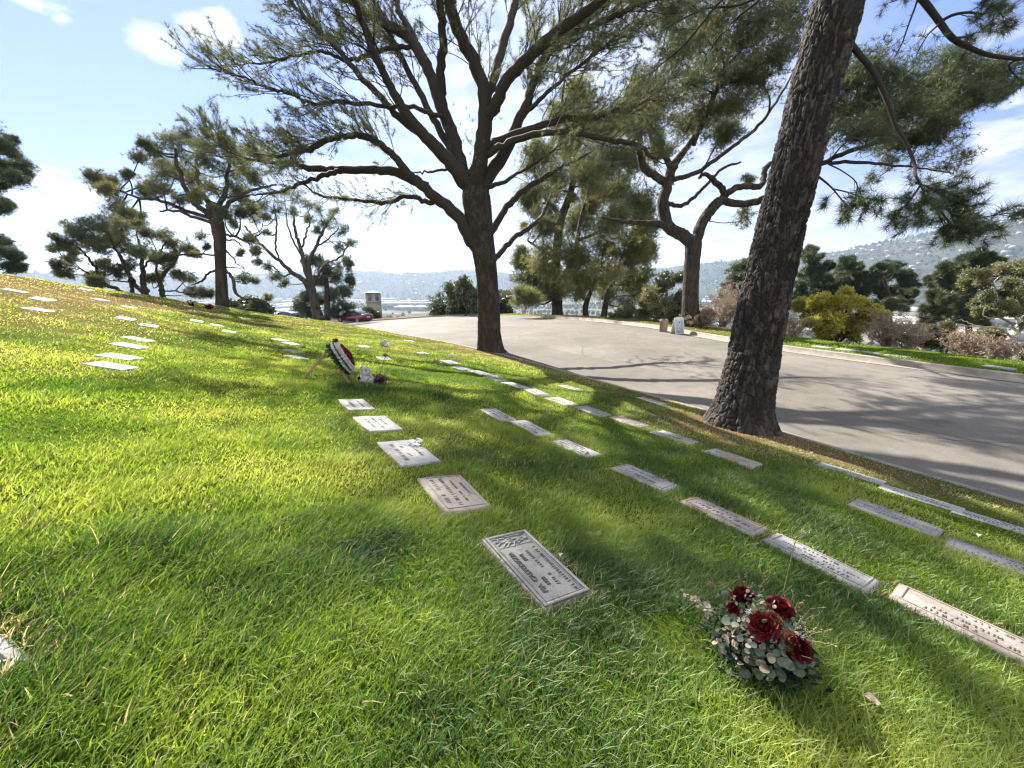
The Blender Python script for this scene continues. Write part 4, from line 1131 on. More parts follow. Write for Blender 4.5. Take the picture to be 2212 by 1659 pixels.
# ================= the leaning pine in front on the right
t = Tree('pine_tree', 1600, 912, 6.5, 'big leaning pine with plated dark bark on the right, leaning over the road', m_plate, m_needle_d)
RC = bark_trunk(t, [(1592, 945, 72), (1597, 915, 66), (1604, 880, 57), (1612, 840, 52), (1625, 780, 48.5), (1645, 680, 47), (1664, 590, 45.5), (1688, 480, 44), (1712, 380, 45), (1735, 290, 44), (1762, 180, 45.5), (1790, 80, 46.5), (1812, 0, 47), (1838, -90, 45), (1870, -230, 42), (1900, -380, 38), (1930, -560, 33), (1955, -760, 27)], (0, .3), 260, .0115, (.046, .17), .036, (.30, .20))
t.limb([(1880, -90, 9), (1920, -60, 8), (1965, -30, 7), (1993, 0, 6.5), (2025, 41, 6), (2057, 82, 5.5), (2107, 109, 4.5), (2152, 122, 4), (2212, 127, 3.5), (2280, 120, 2)], (0, -.2), 8)
def sprig(pts, r, dep, n, L1, tufts=8, bias=(.05, 0, .05), step=.1, start=.35):
    C = t.limb([(a, b, max(.8, r * (1 - .75 * i / len(pts)))) for i, (a, b) in enumerate(pts)], dep, 6, .05)
    t.spray(C, start, step, L1, .006, bias, .06, (.10, .24), tufts, .9)
    return C
sprig([(2034, 45), (2060, 32), (2093, 27), (2125, 30), (2165, 20)], 3.5, (-.1, -.5), 7, (.25, .5), 8, (.05, 0, .1), .09, .3)
sprig([(2057, 82), (2085, 80), (2110, 70), (2140, 62)], 2.5, (-.1, .3), 7, (.2, .4), 7)
sprig([(2034, 45), (2020, 60), (2007, 72), (1995, 90), (1982, 113)], 2.2, (-.1, -.3), 3, (.1, .2), 2)
sprig([(1985, -10), (1975, 20), (1962, 55), (1950, 90), (1936, 118)], 2.2, (.2, .3), 2, (.1, .2), 1)
sprig([(1990, -5), (1960, -8), (1925, 5)], 2.5, (0, .4), 5, (.2, .4), 6)
sprig([(2200, 127), (2180, 140), (2190, 160), (2205, 172)], 2.2, (-.2, 0), 5, (.2, .4), 6)
hc = t.limb([(1838, 95, 7), (1853, 113, 6), (1889, 159, 5.5), (1916, 217, 5), (1935, 272, 4.2), (1957, 308, 3.8), (1975, 353, 3.2), (1977, 376, 2.8), (1989, 399, 2.4)], (0, -.9), 7)
for pts in ([(1989, 399), (1975, 420), (1960, 440), (1945, 455)], [(1989, 399), (2000, 425), (2020, 450), (2035, 480)], [(1990, 399), (2020, 410), (2050, 430), (2075, 440)],
            [(2020, 430), (2050, 455), (2090, 470), (2130, 468), (2165, 462)], [(2035, 460), (2060, 490), (2090, 505), (2110, 500)], [(1980, 395), (2005, 405), (2030, 420)], [(1995, 420), (1990, 445), (1985, 465)]):
    sprig(pts, 2.2, (-.9, -1.0 + rng.uniform(-.3, .3)), 5, (.14, .34), 9, (.08, 0, -.02), .065, .15)
sprig([(1770, 383), (1785, 395), (1799, 408), (1817, 430), (1830, 445)], 2.4, (-.2, -.8), 5, (.15, .3), 8, (.05, 0, -.1), .075, .5)
sprig([(1799, 408), (1830, 415), (1860, 425), (1885, 430)], 1.8, (-.5, -.9), 5, (.15, .3), 8, (.05, 0, -.15), .075, .3)
sprig([(1790, 355), (1820, 370), (1850, 395), (1848, 425)], 1.6, (-.2, -.5), 3, (.1, .2), 3, (0, 0, -.3), .12, .6)
for pts in ([(1760, -60), (1640, -40), (1560, 0), (1510, 60), (1470, 105), (1427, 140)], [(1690, -60), (1640, 0), (1590, 40), (1545, 90), (1520, 140)], [(1700, -40), (1600, 10), (1520, 20), (1440, 60)]):
    sprig(pts, 3, (0, .8), 5, (.2, .45), 4, (-.1, 0, -.2), .16, .45)
# its own crown, above the picture
for q in range(26):
    i = int(len(RC) * rng.uniform(.66, .99)); p = RC[i, :3]; an = rng.uniform(0, 2 * math.pi); ln = rng.uniform(1.6, 3.6)
    if math.sin(an) > .2 and rng.random() < .6: continue
    d = np.array([math.cos(an), math.sin(an), rng.uniform(.15, .7)]); e2 = p + d * ln
    P_ = smooth_path([p, (p + e2) / 2 + np.array([0, 0, -.1]), e2], 4); t.path(P_, .06, .02, 5)
    t.spray(np.c_[P_, np.full(len(P_), .03)], .35, .34, (.7, 1.5), .014, (0, 0, .2), .2, (.2, .45), 5, .9)
t.finish(K=12, L=.135, w=.0050, spread=.70)

# ================= umbrella pine across the road behind the leaning one
t = Tree('pine_tree', 1493, 707, 21.5, 'umbrella pine with forked crooked trunk behind the white folding sign', m_bark, m_needle)
t.limb([(1494, 712, 24), (1492, 690, 19.5), (1491, 640, 17), (1494, 580, 16.5), (1497, 540, 17), (1498, 515, 18)], (0, 0), 12)
lims = [([(1496, 525, 14), (1480, 512, 13.5), (1463, 503, 13), (1440, 485, 12.5), (1433, 435, 12), (1441, 400, 11.5), (1450, 370, 10), (1468, 340, 8), (1490, 310, 6), (1520, 260, 4), (1540, 200, 2.5)], (0, 1)),
        ([(1443, 487, 8), (1420, 484, 7.5), (1391, 482, 6), (1345, 478, 4), (1300, 470, 2)], (0, -1.5)),
        ([(1436, 395, 9), (1415, 380, 8.5), (1391, 362, 8), (1382, 335, 7), (1382, 310, 6), (1385, 280, 4.5), (1400, 230, 3)], (.5, -1)),
        ([(1450, 370, 7), (1440, 345, 6.5), (1420, 325, 5.5), (1405, 300, 4), (1410, 260, 2.5)], (.5, 2)),
        ([(1499, 525, 13), (1504, 515, 13), (1515, 485, 12), (1530, 460, 11.5), (1549, 440, 11), (1562, 430, 10)], (0, .3)),
        ([(1560, 430, 8.5), (1585, 440, 8), (1617, 439, 7.5), (1645, 432, 7.5), (1675, 415, 7), (1720, 385, 6), (1776, 353, 5.5), (1840, 325, 5), (1934, 295, 4), (2000, 275, 3), (2060, 260, 2)], (.3, -.5)),
        ([(1568, 420, 7), (1558, 405, 6.5), (1545, 394, 6), (1535, 382, 5), (1522, 376, 4), (1510, 385, 2.5)], (.3, -1)),
        ([(1575, 415, 7), (1599, 403, 7), (1640, 403, 6.5), (1650, 385, 6), (1654, 362, 5.5), (1681, 344, 4.5), (1730, 300, 3.5), (1790, 250, 2.5)], (.3, 2)),
        ([(1450, 388, 6), (1463, 385, 5.5), (1500, 375, 5), (1527, 358, 4.5), (1595, 308, 4), (1645, 263, 3.5), (1690, 200, 2.5), (1720, 140, 1.5)], (.8, 2.5)),
        ([(1446, 440, 5), (1470, 445, 4.5), (1500, 425, 4), (1525, 400, 3.5), (1560, 365, 3), (1600, 350, 2)], (0, 1.5)),
        ([(1776, 353, 4), (1850, 350, 3.5), (1930, 357, 2.5), (2000, 365, 1.8), (2060, 375, 1.2)], (0, -1.5)),
        ([(1500, 310, 5), (1530, 240, 4.5), (1560, 160, 4), (1590, 80, 3), (1610, 0, 2)], (1, 1.5)),
        ([(1720, 385, 4), (1790, 300, 4), (1850, 230, 3.5), (1920, 180, 3), (2000, 130, 1)], (0, 1.5))]
for pts, dp in lims: t.limb(pts, dp, 8, .08, wig=.02)
t.clumps([(1400, 265, 45), (1430, 215, 50), (1480, 180, 60), (1540, 130, 65), (1610, 90, 70), (1460, 120, 50), (1500, 60, 55), (1560, 30, 60), (1640, 30, 60), (1530, 245, 55), (1590, 225, 55), (1640, 170, 55), (1680, 110, 50),
          (1690, 40, 50), (1480, 270, 40), (1420, 320, 32), (1560, 290, 35), (1450, 30, 40), (1380, 180, 40), (1360, 240, 35), (1600, 160, 55), (1520, 180, 55), (1500, -60, 80), (1620, -70, 90), (1740, -40, 60)], 3.0, 25 * TD, .62, lr=.06, sub=12)
t.clumps([(1800, 200, 70), (1860, 150, 65), (1880, 235, 75), (1850, 290, 55), (1930, 255, 65), (1960, 180, 60), (1990, 235, 60), (2040, 195, 55), (2060, 150, 45), (2105, 175, 50), (2150, 150, 40), (2090, 225, 40), (1930, 310, 45), (1990, 300, 40), (1820, 250, 55), (1900, 180, 60), (2030, 260, 45), (2160, 195, 30)], 2.2, 26 * TD, .62, lr=.05, sub=14, seed_t=.12, up=.3)
t.clumps([(2060, 310, 34), (2090, 335, 26), (1990, 345, 28), (1920, 345, 22), (1620, 390, 14), (1600, 478, 18), (1610, 460, 14), (1700, 420, 18), (1880, 385, 16), (2040, 360, 20)], 1.0, 7 * TD, .7, lr=.03, sub=6)
t.finish(K=9, L=.24, w=.020, spread=.72)

# ================= cluster of olive pines across the road, centre
t = Tree('pine_tree', 1205, 684, 40, 'dense olive pine with straight trunk on the verge, right of the spreading pine', m_bark_far, m_needle_o)
t.limb([(1204, 690, 13), (1203, 640, 11.5), (1201, 580, 10.5), (1203, 540, 10), (1210, 480, 9), (1228, 430, 8), (1240, 380, 7), (1238, 330, 6), (1225, 280, 4.5), (1215, 220, 3), (1220, 170, 2)], (0, 0), 9)
for pts, dp in [([(1206, 610, 7), (1222, 590, 7), (1240, 560, 6), (1247, 520, 5), (1255, 470, 4), (1270, 420, 2.5)], (0, 2)), ([(1215, 470, 5), (1180, 430, 4), (1160, 390, 3), (1150, 330, 1)], (0, -2)), ([(1238, 390, 5), (1275, 350, 4), (1310, 300, 3), (1330, 250, 2)], (0, 1)),
                ([(1203, 560, 4), (1170, 540, 3), (1140, 520, 2)], (0, -1)), ([(1247, 520, 4), (1300, 500, 3.5), (1350, 480, 3), (1390, 480, 2)], (0, -2)), ([(1212, 600, 3.5), (1270, 590, 3), (1330, 580, 2)], (0, 1.5))]: t.limb(pts, dp, 6)
t.clumps([(1150, 610, 42), (1140, 640, 26), (1175, 565, 45), (1250, 605, 50), (1315, 600, 50), (1305, 535, 52), (1365, 560, 45), (1385, 505, 45), (1250, 485, 50), (1178, 490, 42), (1150, 430, 32), (1205, 400, 45), (1285, 430, 50), (1340, 410, 45), (1165, 345, 38), (1230, 320, 45), (1300, 340, 50),
          (1360, 345, 42), (1215, 250, 40), (1285, 265, 45), (1340, 270, 45), (1250, 200, 35), (1390, 440, 35), (1400, 540, 28), (1240, 550, 42), (1190, 630, 30), (1330, 470, 45), (1370, 610, 28), (1270, 380, 40), (1130, 560, 24)], 4.5, 52 * TD, .8, lr=.11, sub=12)
t.clumps([(1160, 455, 12), (1135, 490, 12), (1230, 335, 14), (1330, 540, 12), (1240, 430, 10)], 3.5, 12 * TD, .7, lr=.05, sub=5, seed_t=.99)
t.finish(K=8, L=.40, w=.034, spread=.8)
for (px, py, yy, lb, stem, cl) in [(1268, 690, 37, 'small leaning pine just right of the dense olive pine', [(1268, 694, 7), (1264, 670, 6.5), (1268, 650, 6), (1280, 620, 4), (1290, 590, 2)], [(1265, 620, 24), (1300, 600, 30), (1285, 570, 26), (1250, 640, 16)]),
                                  (1304, 692, 35, 'small dark pine leaning right behind the verge, before the umbrella pine', [(1302, 696, 8), (1306, 670, 7), (1312, 640, 6), (1325, 610, 4), (1340, 580, 2)], [(1330, 590, 30), (1360, 610, 34), (1380, 640, 28), (1320, 640, 22), (1395, 600, 22), (1350, 650, 26)])]:
    t = Tree('pine_tree', px, py, yy, lb, m_bark_far, m_needle_o); t.limb(stem, (0, 0), 7)
    t.clumps(cl, 2, 12 * TD, .8, lr=.07, sub=9); t.finish(K=8, L=.36, w=.03)

# ================= pines on the brow of the hill, left
def zoom1(z): return [(.3516 * a, 259 + .3516 * b, .3516 * c) for a, b, c in z]
t = Tree('pine_tree', 482, 664, 25.0, 'single tall pine standing on the brow of the slope, left', m_bark_far, m_needle)
t.limb(zoom1([(1370, 1170, 42), (1365, 1100, 36), (1358, 950, 32), (1352, 800, 33), (1350, 720, 36), (1335, 640, 38), (1310, 560, 34), (1290, 520, 28)]), (0, 0), 10)
for pts, dp in [([(1310, 600, 22), (1260, 560, 18), (1180, 500, 16), (1100, 300, 12), (1080, 180, 7)], (0, -1)), ([(1300, 540, 18), (1230, 420, 15), (1210, 300, 11), (1220, 170, 7)], (0, 1.5)), ([(1320, 560, 18), (1380, 460, 15), (1400, 330, 11), (1420, 200, 6)], (0, -1)),
                ([(1280, 600, 14), (1150, 560, 12), (1000, 500, 10), (850, 480, 8), (720, 420, 5)], (0, 1)), ([(1330, 640, 12), (1200, 600, 10), (1080, 560, 8), (980, 560, 5)], (0, -1.5)), ([(1330, 580, 14), (1450, 480, 12), (1560, 430, 8), (1700, 400, 5)], (0, 1)),
                ([(1380, 700, 8), (1450, 720, 8), (1520, 745, 7), (1600, 700, 4)], (0, 1)), ([(1345, 835, 6), (1200, 825, 6), (1080, 830, 5), (1030, 860, 3)], (0, -.5)), ([(1380, 920, 10), (1430, 980, 10), (1450, 1060, 9), (1500, 1095, 7), (1600, 1105, 5), (1640, 1120, 3)], (0, -1)),
                ([(1340, 925, 8), (1280, 940, 7), (1240, 990, 6), (1180, 1010, 3)], (0, .5)), ([(1340, 790, 6), (1310, 700, 5), (1300, 660, 4)], (0, 1)), ([(1385, 800, 6), (1420, 830, 5), (1450, 880, 4), (1500, 910, 3)], (0, 1)), ([(1380, 740, 6), (1440, 740, 5), (1490, 780, 3)], (0, 1)), ([(1385, 905, 5), (1430, 905, 4), (1500, 915, 2)], (0, 0))]:
    t.limb(zoom1(pts), dp, 6, wig=.03)
t.clumps(zoom1([(600, 360, 60), (560, 350, 35), (700, 450, 80), (640, 420, 50), (780, 330, 45), (720, 540, 80), (940, 170, 60), (890, 150, 35), (1040, 120, 80), (1150, 100, 80), (1250, 150, 75), (1390, 150, 75), (1460, 220, 70), (1480, 290, 50), (1000, 260, 80), (1150, 250, 90), (1280, 260, 80), (1180, 380, 80), (1000, 420, 75),
                        (1100, 500, 60), (1300, 420, 90), (1450, 420, 75), (1500, 490, 70), (900, 440, 50), (790, 570, 55), (850, 600, 40), (1380, 590, 60), (1080, 340, 70), (1390, 340, 70), (860, 230, 50), (1540, 560, 50), (1470, 560, 45), (1560, 350, 60), (1000, 330, 70), (1200, 460, 60), (700, 380, 50)]), 2.6, 12 * TD, .72, lr=.06, sub=10)
t.clumps(zoom1([(1225, 700, 38), (1500, 975, 40), (1560, 990, 30), (1650, 1090, 26), (1530, 740, 30), (1480, 820, 26), (1190, 830, 24), (1270, 770, 22), (1440, 640, 35), (1580, 800, 35)]), 1.2, 8 * TD, .75, lr=.03, sub=6)
t.finish(K=9, L=.22, w=.021)

t = Tree('pine_tree', 308, 637, 25.0, 'many-stemmed bushy pine on the brow, left of the single tall pine', m_bark_far, m_needle)
for pts, dp in [([(755, 1060, 12), (700, 1030, 12), (640, 1000, 11), (600, 930, 9), (560, 870, 8), (500, 800, 6), (440, 760, 4)], (0, -1.5)), ([(905, 1082, 16), (870, 1050, 16), (830, 1010, 14), (790, 940, 12), (760, 880, 10), (715, 800, 7), (680, 740, 5)], (0, .5)), ([(895, 1080, 18), (880, 1000, 15), (872, 900, 12), (865, 820, 9), (850, 740, 6)], (0, 1.5)),
                ([(812, 1070, 12), (805, 1000, 10), (790, 940, 9), (740, 850, 7), (700, 780, 5)], (0, -1)), ([(640, 1000, 7), (540, 940, 6), (440, 910, 4), (380, 920, 2)], (-.5, -2)), ([(870, 930, 7), (920, 850, 6), (960, 800, 4)], (0, 1))]: t.limb(zoom1(pts), dp, 6, wig=.03)
t.clumps(zoom1([(370, 750, 50), (350, 790, 35), (450, 690, 65), (550, 660, 70), (650, 640, 75), (750, 630, 75), (850, 650, 75), (910, 690, 60), (600, 770, 65), (720, 760, 65), (800, 810, 70), (890, 800, 65), (960, 850, 50), (450, 800, 50), (360, 890, 45), (400, 940, 40), (640, 890, 45), (520, 740, 60), (680, 700, 70), (580, 950, 35), (700, 930, 50), (780, 900, 50), (430, 860, 40), (600, 990, 40), (580, 1015, 30)]), 2.4, 13 * TD, .7, lr=.05, sub=10)
t.finish(K=9, L=.22, w=.021)
t = Tree('pine_tree', 351, 644, 26.0, 'smaller pine close beside the single tall pine, on its left', m_bark_far, m_needle)
for pts, dp in [([(1000, 1098, 16), (992, 1040, 14), (985, 990, 13), (1010, 940, 11), (1060, 890, 8), (1090, 840, 6), (1110, 790, 4)], (0, .5)), ([(990, 1000, 8), (960, 920, 7), (980, 830, 5), (1020, 750, 4)], (0, -1)), ([(1000, 1050, 5), (1070, 1050, 5), (1150, 1065, 4), (1200, 1060, 2)], (0, -1))]: t.limb(zoom1(pts), dp, 6, wig=.02)
t.clumps(zoom1([(1010, 710, 55), (1080, 770, 55), (1160, 780, 50), (1190, 820, 35), (1040, 900, 45), (1090, 950, 50), (1160, 970, 45), (960, 960, 45), (1220, 1060, 48), (1270, 1070, 35), (1180, 1060, 35), (1000, 850, 50), (930, 980, 35), (1060, 840, 40)]), 1.8, 13 * TD, .7, lr=.04, sub=9)
t.finish(K=9, L=.22, w=.021)
t = Tree('pine_tree', -85, 590, 21.0, 'dark pine at the left edge of the picture, its trunk out of frame', m_bark_far, m_needle_d)
t.limb([(-85, 600, 14), (-80, 500, 12), (-75, 400, 10), (-60, 300, 6)], (0, 0), 7)
t.clumps(zoom1([(10, 150, 60), (70, 210, 60), (120, 280, 60), (100, 370, 60), (30, 290, 60), (10, 550, 50), (50, 520, 28), (0, 750, 50), (55, 830, 50), (105, 840, 40), (40, 900, 50), (-90, 200, 100), (-90, 500, 100), (-150, 350, 120), (-90, 800, 80), (10, 400, 50), (70, 130, 30), (-60, 80, 80), (110, 900, 30)]), 1.6, 16 * TD, .75, lr=.05, sub=10, seed_t=.25)
t.finish(K=9, L=.20, w=.02)

t = Tree('pine_tree', 687, 690, 47, 'airy pine with fanned bare limbs behind the red car', m_bark_far, m_needle)
for pts, dp in [([(1965, 1235, 38), (1945, 1180, 30), (1925, 1100, 26), (1912, 1020, 20), (1870, 900, 13), (1850, 800, 11), (1820, 700, 9), (1800, 580, 6)], (0, 1)), ([(1925, 1090, 18), (1870, 990, 17), (1800, 940, 15), (1720, 870, 12), (1650, 810, 10), (1570, 730, 8), (1500, 650, 5)], (0, -2)), ([(1910, 1000, 14), (1900, 880, 12), (1940, 780, 10), (1980, 690, 8), (2050, 570, 5)], (0, 2)),
                ([(1920, 1040, 9), (1990, 900, 7), (2080, 850, 6), (2140, 770, 4)], (0, -1)), ([(1850, 800, 7), (1880, 700, 6), (1900, 600, 4), (1890, 540, 3)], (0, -1)), ([(1720, 870, 6), (1690, 760, 6), (1700, 640, 5), (1680, 520, 3)], (-1, 1)), ([(1800, 940, 6), (1740, 960, 5), (1680, 900, 4)], (-1, -2)), ([(1910, 960, 6), (2000, 960, 5), (2080, 960, 3)], (0, 2)), ([(1860, 850, 6), (1790, 720, 6), (1760, 600, 4), (1750, 500, 3)], (0, 2)), ([(1940, 780, 6), (2010, 740, 5), (2080, 660, 3)], (1, 2))]: t.limb(zoom1(pts), dp, 6, wig=.05)
t.clumps(zoom1([(1610, 520, 55), (1690, 470, 60), (1760, 450, 50), (1830, 470, 60), (1900, 520, 55), (1960, 560, 45), (2060, 610, 55), (2110, 690, 45), (2100, 790, 45), (2160, 760, 35), (2010, 640, 40), (1560, 610, 50), (1640, 690, 40), (1560, 800, 40), (1650, 900, 45), (1700, 960, 45), (1750, 1000, 35), (1580, 870, 30), (1890, 600, 40), (1950, 680, 30), (2050, 560, 35), (2130, 850, 40), (1540, 720, 40), (2080, 900, 40), (1700, 560, 45), (1800, 560, 40), (1620, 600, 40)]), 4.5, 9 * TD, .7, lr=.07, sub=8)
t.finish(K=8, L=.36, w=.03)
t = Tree('conifer_tree', 705, 690, 50, 'dark dense conifer directly behind the fanned pine and the red car', m_bark_far, m_needle_d)
t.limb(zoom1([(2010, 1230, 20), (2010, 1050, 16), (1990, 900, 10)]), (0, 0), 7)
t.clumps(zoom1([(1890, 880, 45), (1950, 860, 50), (2010, 920, 55), (2070, 980, 55), (2120, 1050, 50), (1850, 1140, 55), (1900, 1190, 45), (1830, 1190, 40), (2050, 1080, 60), (2120, 1150, 50), (1960, 980, 50), (1960, 1100, 60), (2060, 1180, 50), (1900, 1080, 50), (2150, 980, 35), (2140, 890, 30)]), 2.5, 20 * TD, .8, lr=.06, sub=11, seed_t=.15)
t.finish(K=9, L=.34, w=.035)

# ================= bushes and trees on the slope below the road
def bush(name, px, py, y, label, stems, cl, leaf, bark=m_bark_far, per=14, K=6, L=.14, wl_=.075, spread=1.5, broad=True, sub=10, lr=.04, group=None, cat='tree', seed_t=None, csize=.42, up=.6):
    t_ = Tree(name, px, py, y, label, bark, leaf, group, cat)
    for pts in stems: t_.limb(pts, (0, rng.uniform(-.6, .6) * spread), 6, wig=.01)
    t_.clumps(cl, spread, per * TD, .85, lr=lr, sub=sub, seed_t=seed_t, csize=csize, up=up)
    return t_.finish(K=K, L=L, w=wl_, broad=broad)
bush('round_bush', 1010, 690, 47, 'round dark broadleaf bush behind the road, left of the spreading pine trunk', [[(1010, 695, 5), (1005, 660, 4), (1000, 630, 2)], [(1050, 695, 4), (1060, 660, 3), (1070, 630, 1)], [(970, 695, 4), (962, 665, 2)]],
     [(955, 662, 26), (985, 640, 30), (1000, 618, 18), (1020, 650, 32), (1055, 640, 34), (1085, 655, 24), (1040, 668, 26), (985, 672, 24), (950, 680, 16), (1090, 678, 16), (1070, 672, 22), (1015, 680, 22)], m_broad, per=22, K=6, L=.32, wl_=.15, spread=2.5)
bush('round_bush', 795, 690, 55, 'low dark round bush just right of the red car', [[(797, 692, 2), (797, 675, 1.5)]], [(790, 678, 12), (803, 676, 13), (812, 684, 10), (797, 684, 14)], m_broad, per=20, K=6, L=.3, wl_=.16, spread=1.5)
bush('hedge_bush', 540, 672, 40, 'grey green bush beyond the brow, right of the single tall pine', [[(540, 680, 3), (540, 660, 2)]], [(510, 665, 15), (535, 655, 17), (560, 662, 16), (545, 672, 18), (575, 672, 10)], m_broad, per=18, K=6, L=.26, wl_=.14, spread=1.5)
def zX1(z): return [(1641.6 + .2578 * a, 466.6 + .2578 * b, .2578 * c) for a, b, c in z]
G2 = 'dark pines standing down the slope beyond the road'
for lb, base, y, cl in [('dark pine down the slope, directly right of the leaning trunk', (430, 860), 46, [(400, 320, 70), (440, 290, 40), (440, 380, 80), (490, 470, 80), (400, 510, 85), (330, 600, 70), (480, 600, 80), (400, 690, 75), (540, 640, 60), (350, 700, 60), (560, 420, 45), (550, 520, 60), (300, 680, 40)]),
                        ('dark pine down the slope, second right of the leaning trunk', (740, 860), 48, [(740, 390, 65), (690, 460, 70), (800, 450, 65), (650, 550, 70), (760, 550, 80), (830, 500, 50), (700, 630, 70), (600, 620, 60), (780, 640, 60)]),
                        ('rounded dark pine behind the yellow tree on its right', (1080, 900), 46, [(1000, 430, 50), (1120, 420, 65), (950, 510, 65), (1080, 510, 80), (1190, 500, 60), (1250, 570, 60), (900, 590, 65), (1020, 610, 75), (1150, 640, 85), (1250, 650, 60), (1100, 730, 80), (1000, 750, 60), (1200, 750, 65), (860, 640, 45), (1290, 640, 30), (1060, 440, 40), (1260, 510, 40)]),
                        ('large dark pine at right, behind the white trunked tree', (1750, 1000), 36, [(1700, 370, 60), (1800, 345, 65), (1900, 365, 65), (1980, 395, 55), (1600, 430, 65), (1550, 510, 75), (1680, 470, 85), (1800, 470, 85), (1500, 590, 70), (1620, 590, 85), (1750, 590, 85), (1850, 550, 65), (1480, 670, 55), (1700, 710, 85), (1600, 790, 70), (1780, 790, 75), (1850, 870, 55), (1500, 770, 60), (1420, 870, 55), (1950, 480, 60), (1580, 690, 75), (1430, 540, 35), (1420, 780, 50), (1680, 860, 60)])]:
    bx, by, _ = zX1([(*base, 0)])[0]
    top = cl[0]
    bush('pine_tree', bx, by, y, lb, [zX1([(base[0], base[1], 22), (base[0], (base[1] + top[1]) / 2, 15), (top[0], top[1], 6)])], zX1(cl), m_needle_d, per=40, K=9, L=.36, wl_=.036, spread=2.6, broad=False, sub=10, lr=.06, group=G2, seed_t=None, csize=.36)
bush('yellow_tree', *zX1([(560, 1070, 0)])[0][:2], 23, 'bright yellow green tree beyond the verge, right of the leaning trunk', [zX1(p) for p in ([(575, 1075, 16), (560, 980, 13), (480, 850, 9), (350, 780, 5)], [(590, 1075, 16), (600, 950, 12), (560, 820, 8), (520, 720, 4)], [(620, 1075, 14), (680, 960, 11), (720, 820, 8), (730, 700, 4)], [(640, 1075, 12), (780, 960, 10), (880, 860, 7), (980, 820, 4)])],
     zX1([(320, 760, 55), (370, 730, 45), (500, 690, 65), (560, 780, 75), (720, 660, 55), (700, 770, 85), (840, 710, 65), (880, 810, 75), (760, 880, 85), (950, 790, 50), (1020, 850, 38), (600, 900, 85), (500, 850, 65), (650, 980, 70), (780, 980, 70), (430, 890, 45), (480, 760, 55), (860, 910, 60), (540, 970, 55), (420, 800, 50), (640, 720, 50)]), m_yellow, bark=m_bark, per=17, K=7, L=.16, wl_=.075, spread=1.4, sub=11, lr=.03, csize=.36)
def dn(z, f): return [(a, b, c * f) for a, b, c in z]
bush('olive_shrub', *zX1([(1500, 1130, 0)])[0][:2], 20, 'dusty olive shrub below the verge, left of the white trunk', [zX1([(1520, 1140, 8), (1500, 1050, 5), (1460, 980, 3)]), zX1([(1560, 1140, 8), (1620, 1020, 5)])], zX1([(1450, 960, 60), (1540, 1000, 70), (1620, 1050, 70), (1480, 1060, 70), (1700, 1090, 60), (1580, 940, 50), (1750, 1030, 60), (1400, 1040, 50), (1840, 1050, 60), (1900, 1000, 60), (1980, 980, 60)]), m_grn_o, per=14, K=6, L=.13, wl_=.05, spread=1.3, sub=9)
bush('olive_shrub', 1432, 700, 26, 'olive and straw coloured bush left of the white folding sign', [[(1430, 705, 4), (1425, 670, 3), (1415, 630, 1)], [(1445, 705, 4), (1455, 660, 3)]], [(1410, 640, 20), (1440, 650, 24), (1425, 675, 26), (1455, 680, 20), (1400, 670, 20), (1465, 655, 16), (1390, 650, 16), (1425, 620, 14), (1475, 640, 12)], m_grn_o, per=16, K=6, L=.15, wl_=.06, spread=1.5)
bush('green_shrub', 1350, 690, 30, 'low green shrub on the verge edge under the umbrella pine limbs', [[(1352, 700, 3), (1350, 680, 2)]], [(1340, 680, 14), (1360, 676, 16), (1380, 684, 14), (1325, 688, 10), (1395, 690, 9)], m_grn_o, per=16, K=6, L=.15, wl_=.07, spread=1.0)
bush('dark_tree', 1595, 680, 42, 'small dark pine peeking out left of the leaning trunk', [[(1598, 690, 4), (1598, 620, 3), (1600, 590, 2)]], [(1600, 575, 18), (1620, 565, 18), (1590, 600, 22), (1615, 600, 22), (1600, 630, 24), (1575, 620, 16), (1560, 645, 16), (1590, 660, 20)], m_needle_d, per=18, K=9, L=.32, wl_=.034, spread=1.8, broad=False)
bush('grey_tree', 1500, 640, 60, 'hazy grey green trees filling the gap behind the umbrella pine trunk', [[(1440, 660, 4), (1440, 620, 2)]], [(1425, 620, 20), (1445, 605, 20), (1410, 635, 18), (1470, 600, 12)], m_broad, per=16, K=6, L=.4, wl_=.2, spread=2)
# bare, leafless shrubs: twigs only
def bare(px, py, y, label, hgt, wid_, n, mat=m_twig, leafy=0):
    t_ = Tree('bare_shrub', px, py, y, label, mat, m_straw, 'leafless shrubs below the far verge', 'shrub')
    for q in range(n):
        an = rng.uniform(0, 2 * math.pi); sp = rng.uniform(.1, 1) * wid_
        top = t_.base + np.array([math.cos(an) * sp, math.sin(an) * sp * .8, hgt * rng.uniform(.55, 1.05)])
        P_ = smooth_path([t_.base + rng.normal(0, .1, 3), (t_.base + top) / 2 + rng.normal(0, .15, 3), top], 5)
        t_.path(P_, .03, .008, 4)
        for k in range(8):
            i = rng.integers(3, len(P_)); d = unit(P_[i] - P_[i - 2] + .8 * rng.normal(size=3) + np.array([0, 0, .4])); l = rng.uniform(.3, .9) * hgt * .4
            e_ = P_[i] + d * l; t_.path(np.array([P_[i], (P_[i] + e_) / 2 + rng.normal(0, .05, 3), e_]), .009, .004, 3)
            for r_ in range(3):
                b = P_[i] + d * l * rng.uniform(.3, 1); d2 = unit(d + .8 * rng.normal(size=3)); t_.path(np.array([b, b + d2 * l * .4]), .005, .003, 3)
                for z_ in range(leafy): t_.tuft(b + d2 * l * .4 * rng.random(), d2)
    t_.finish(K=4, L=.09, w=.035, broad=True)
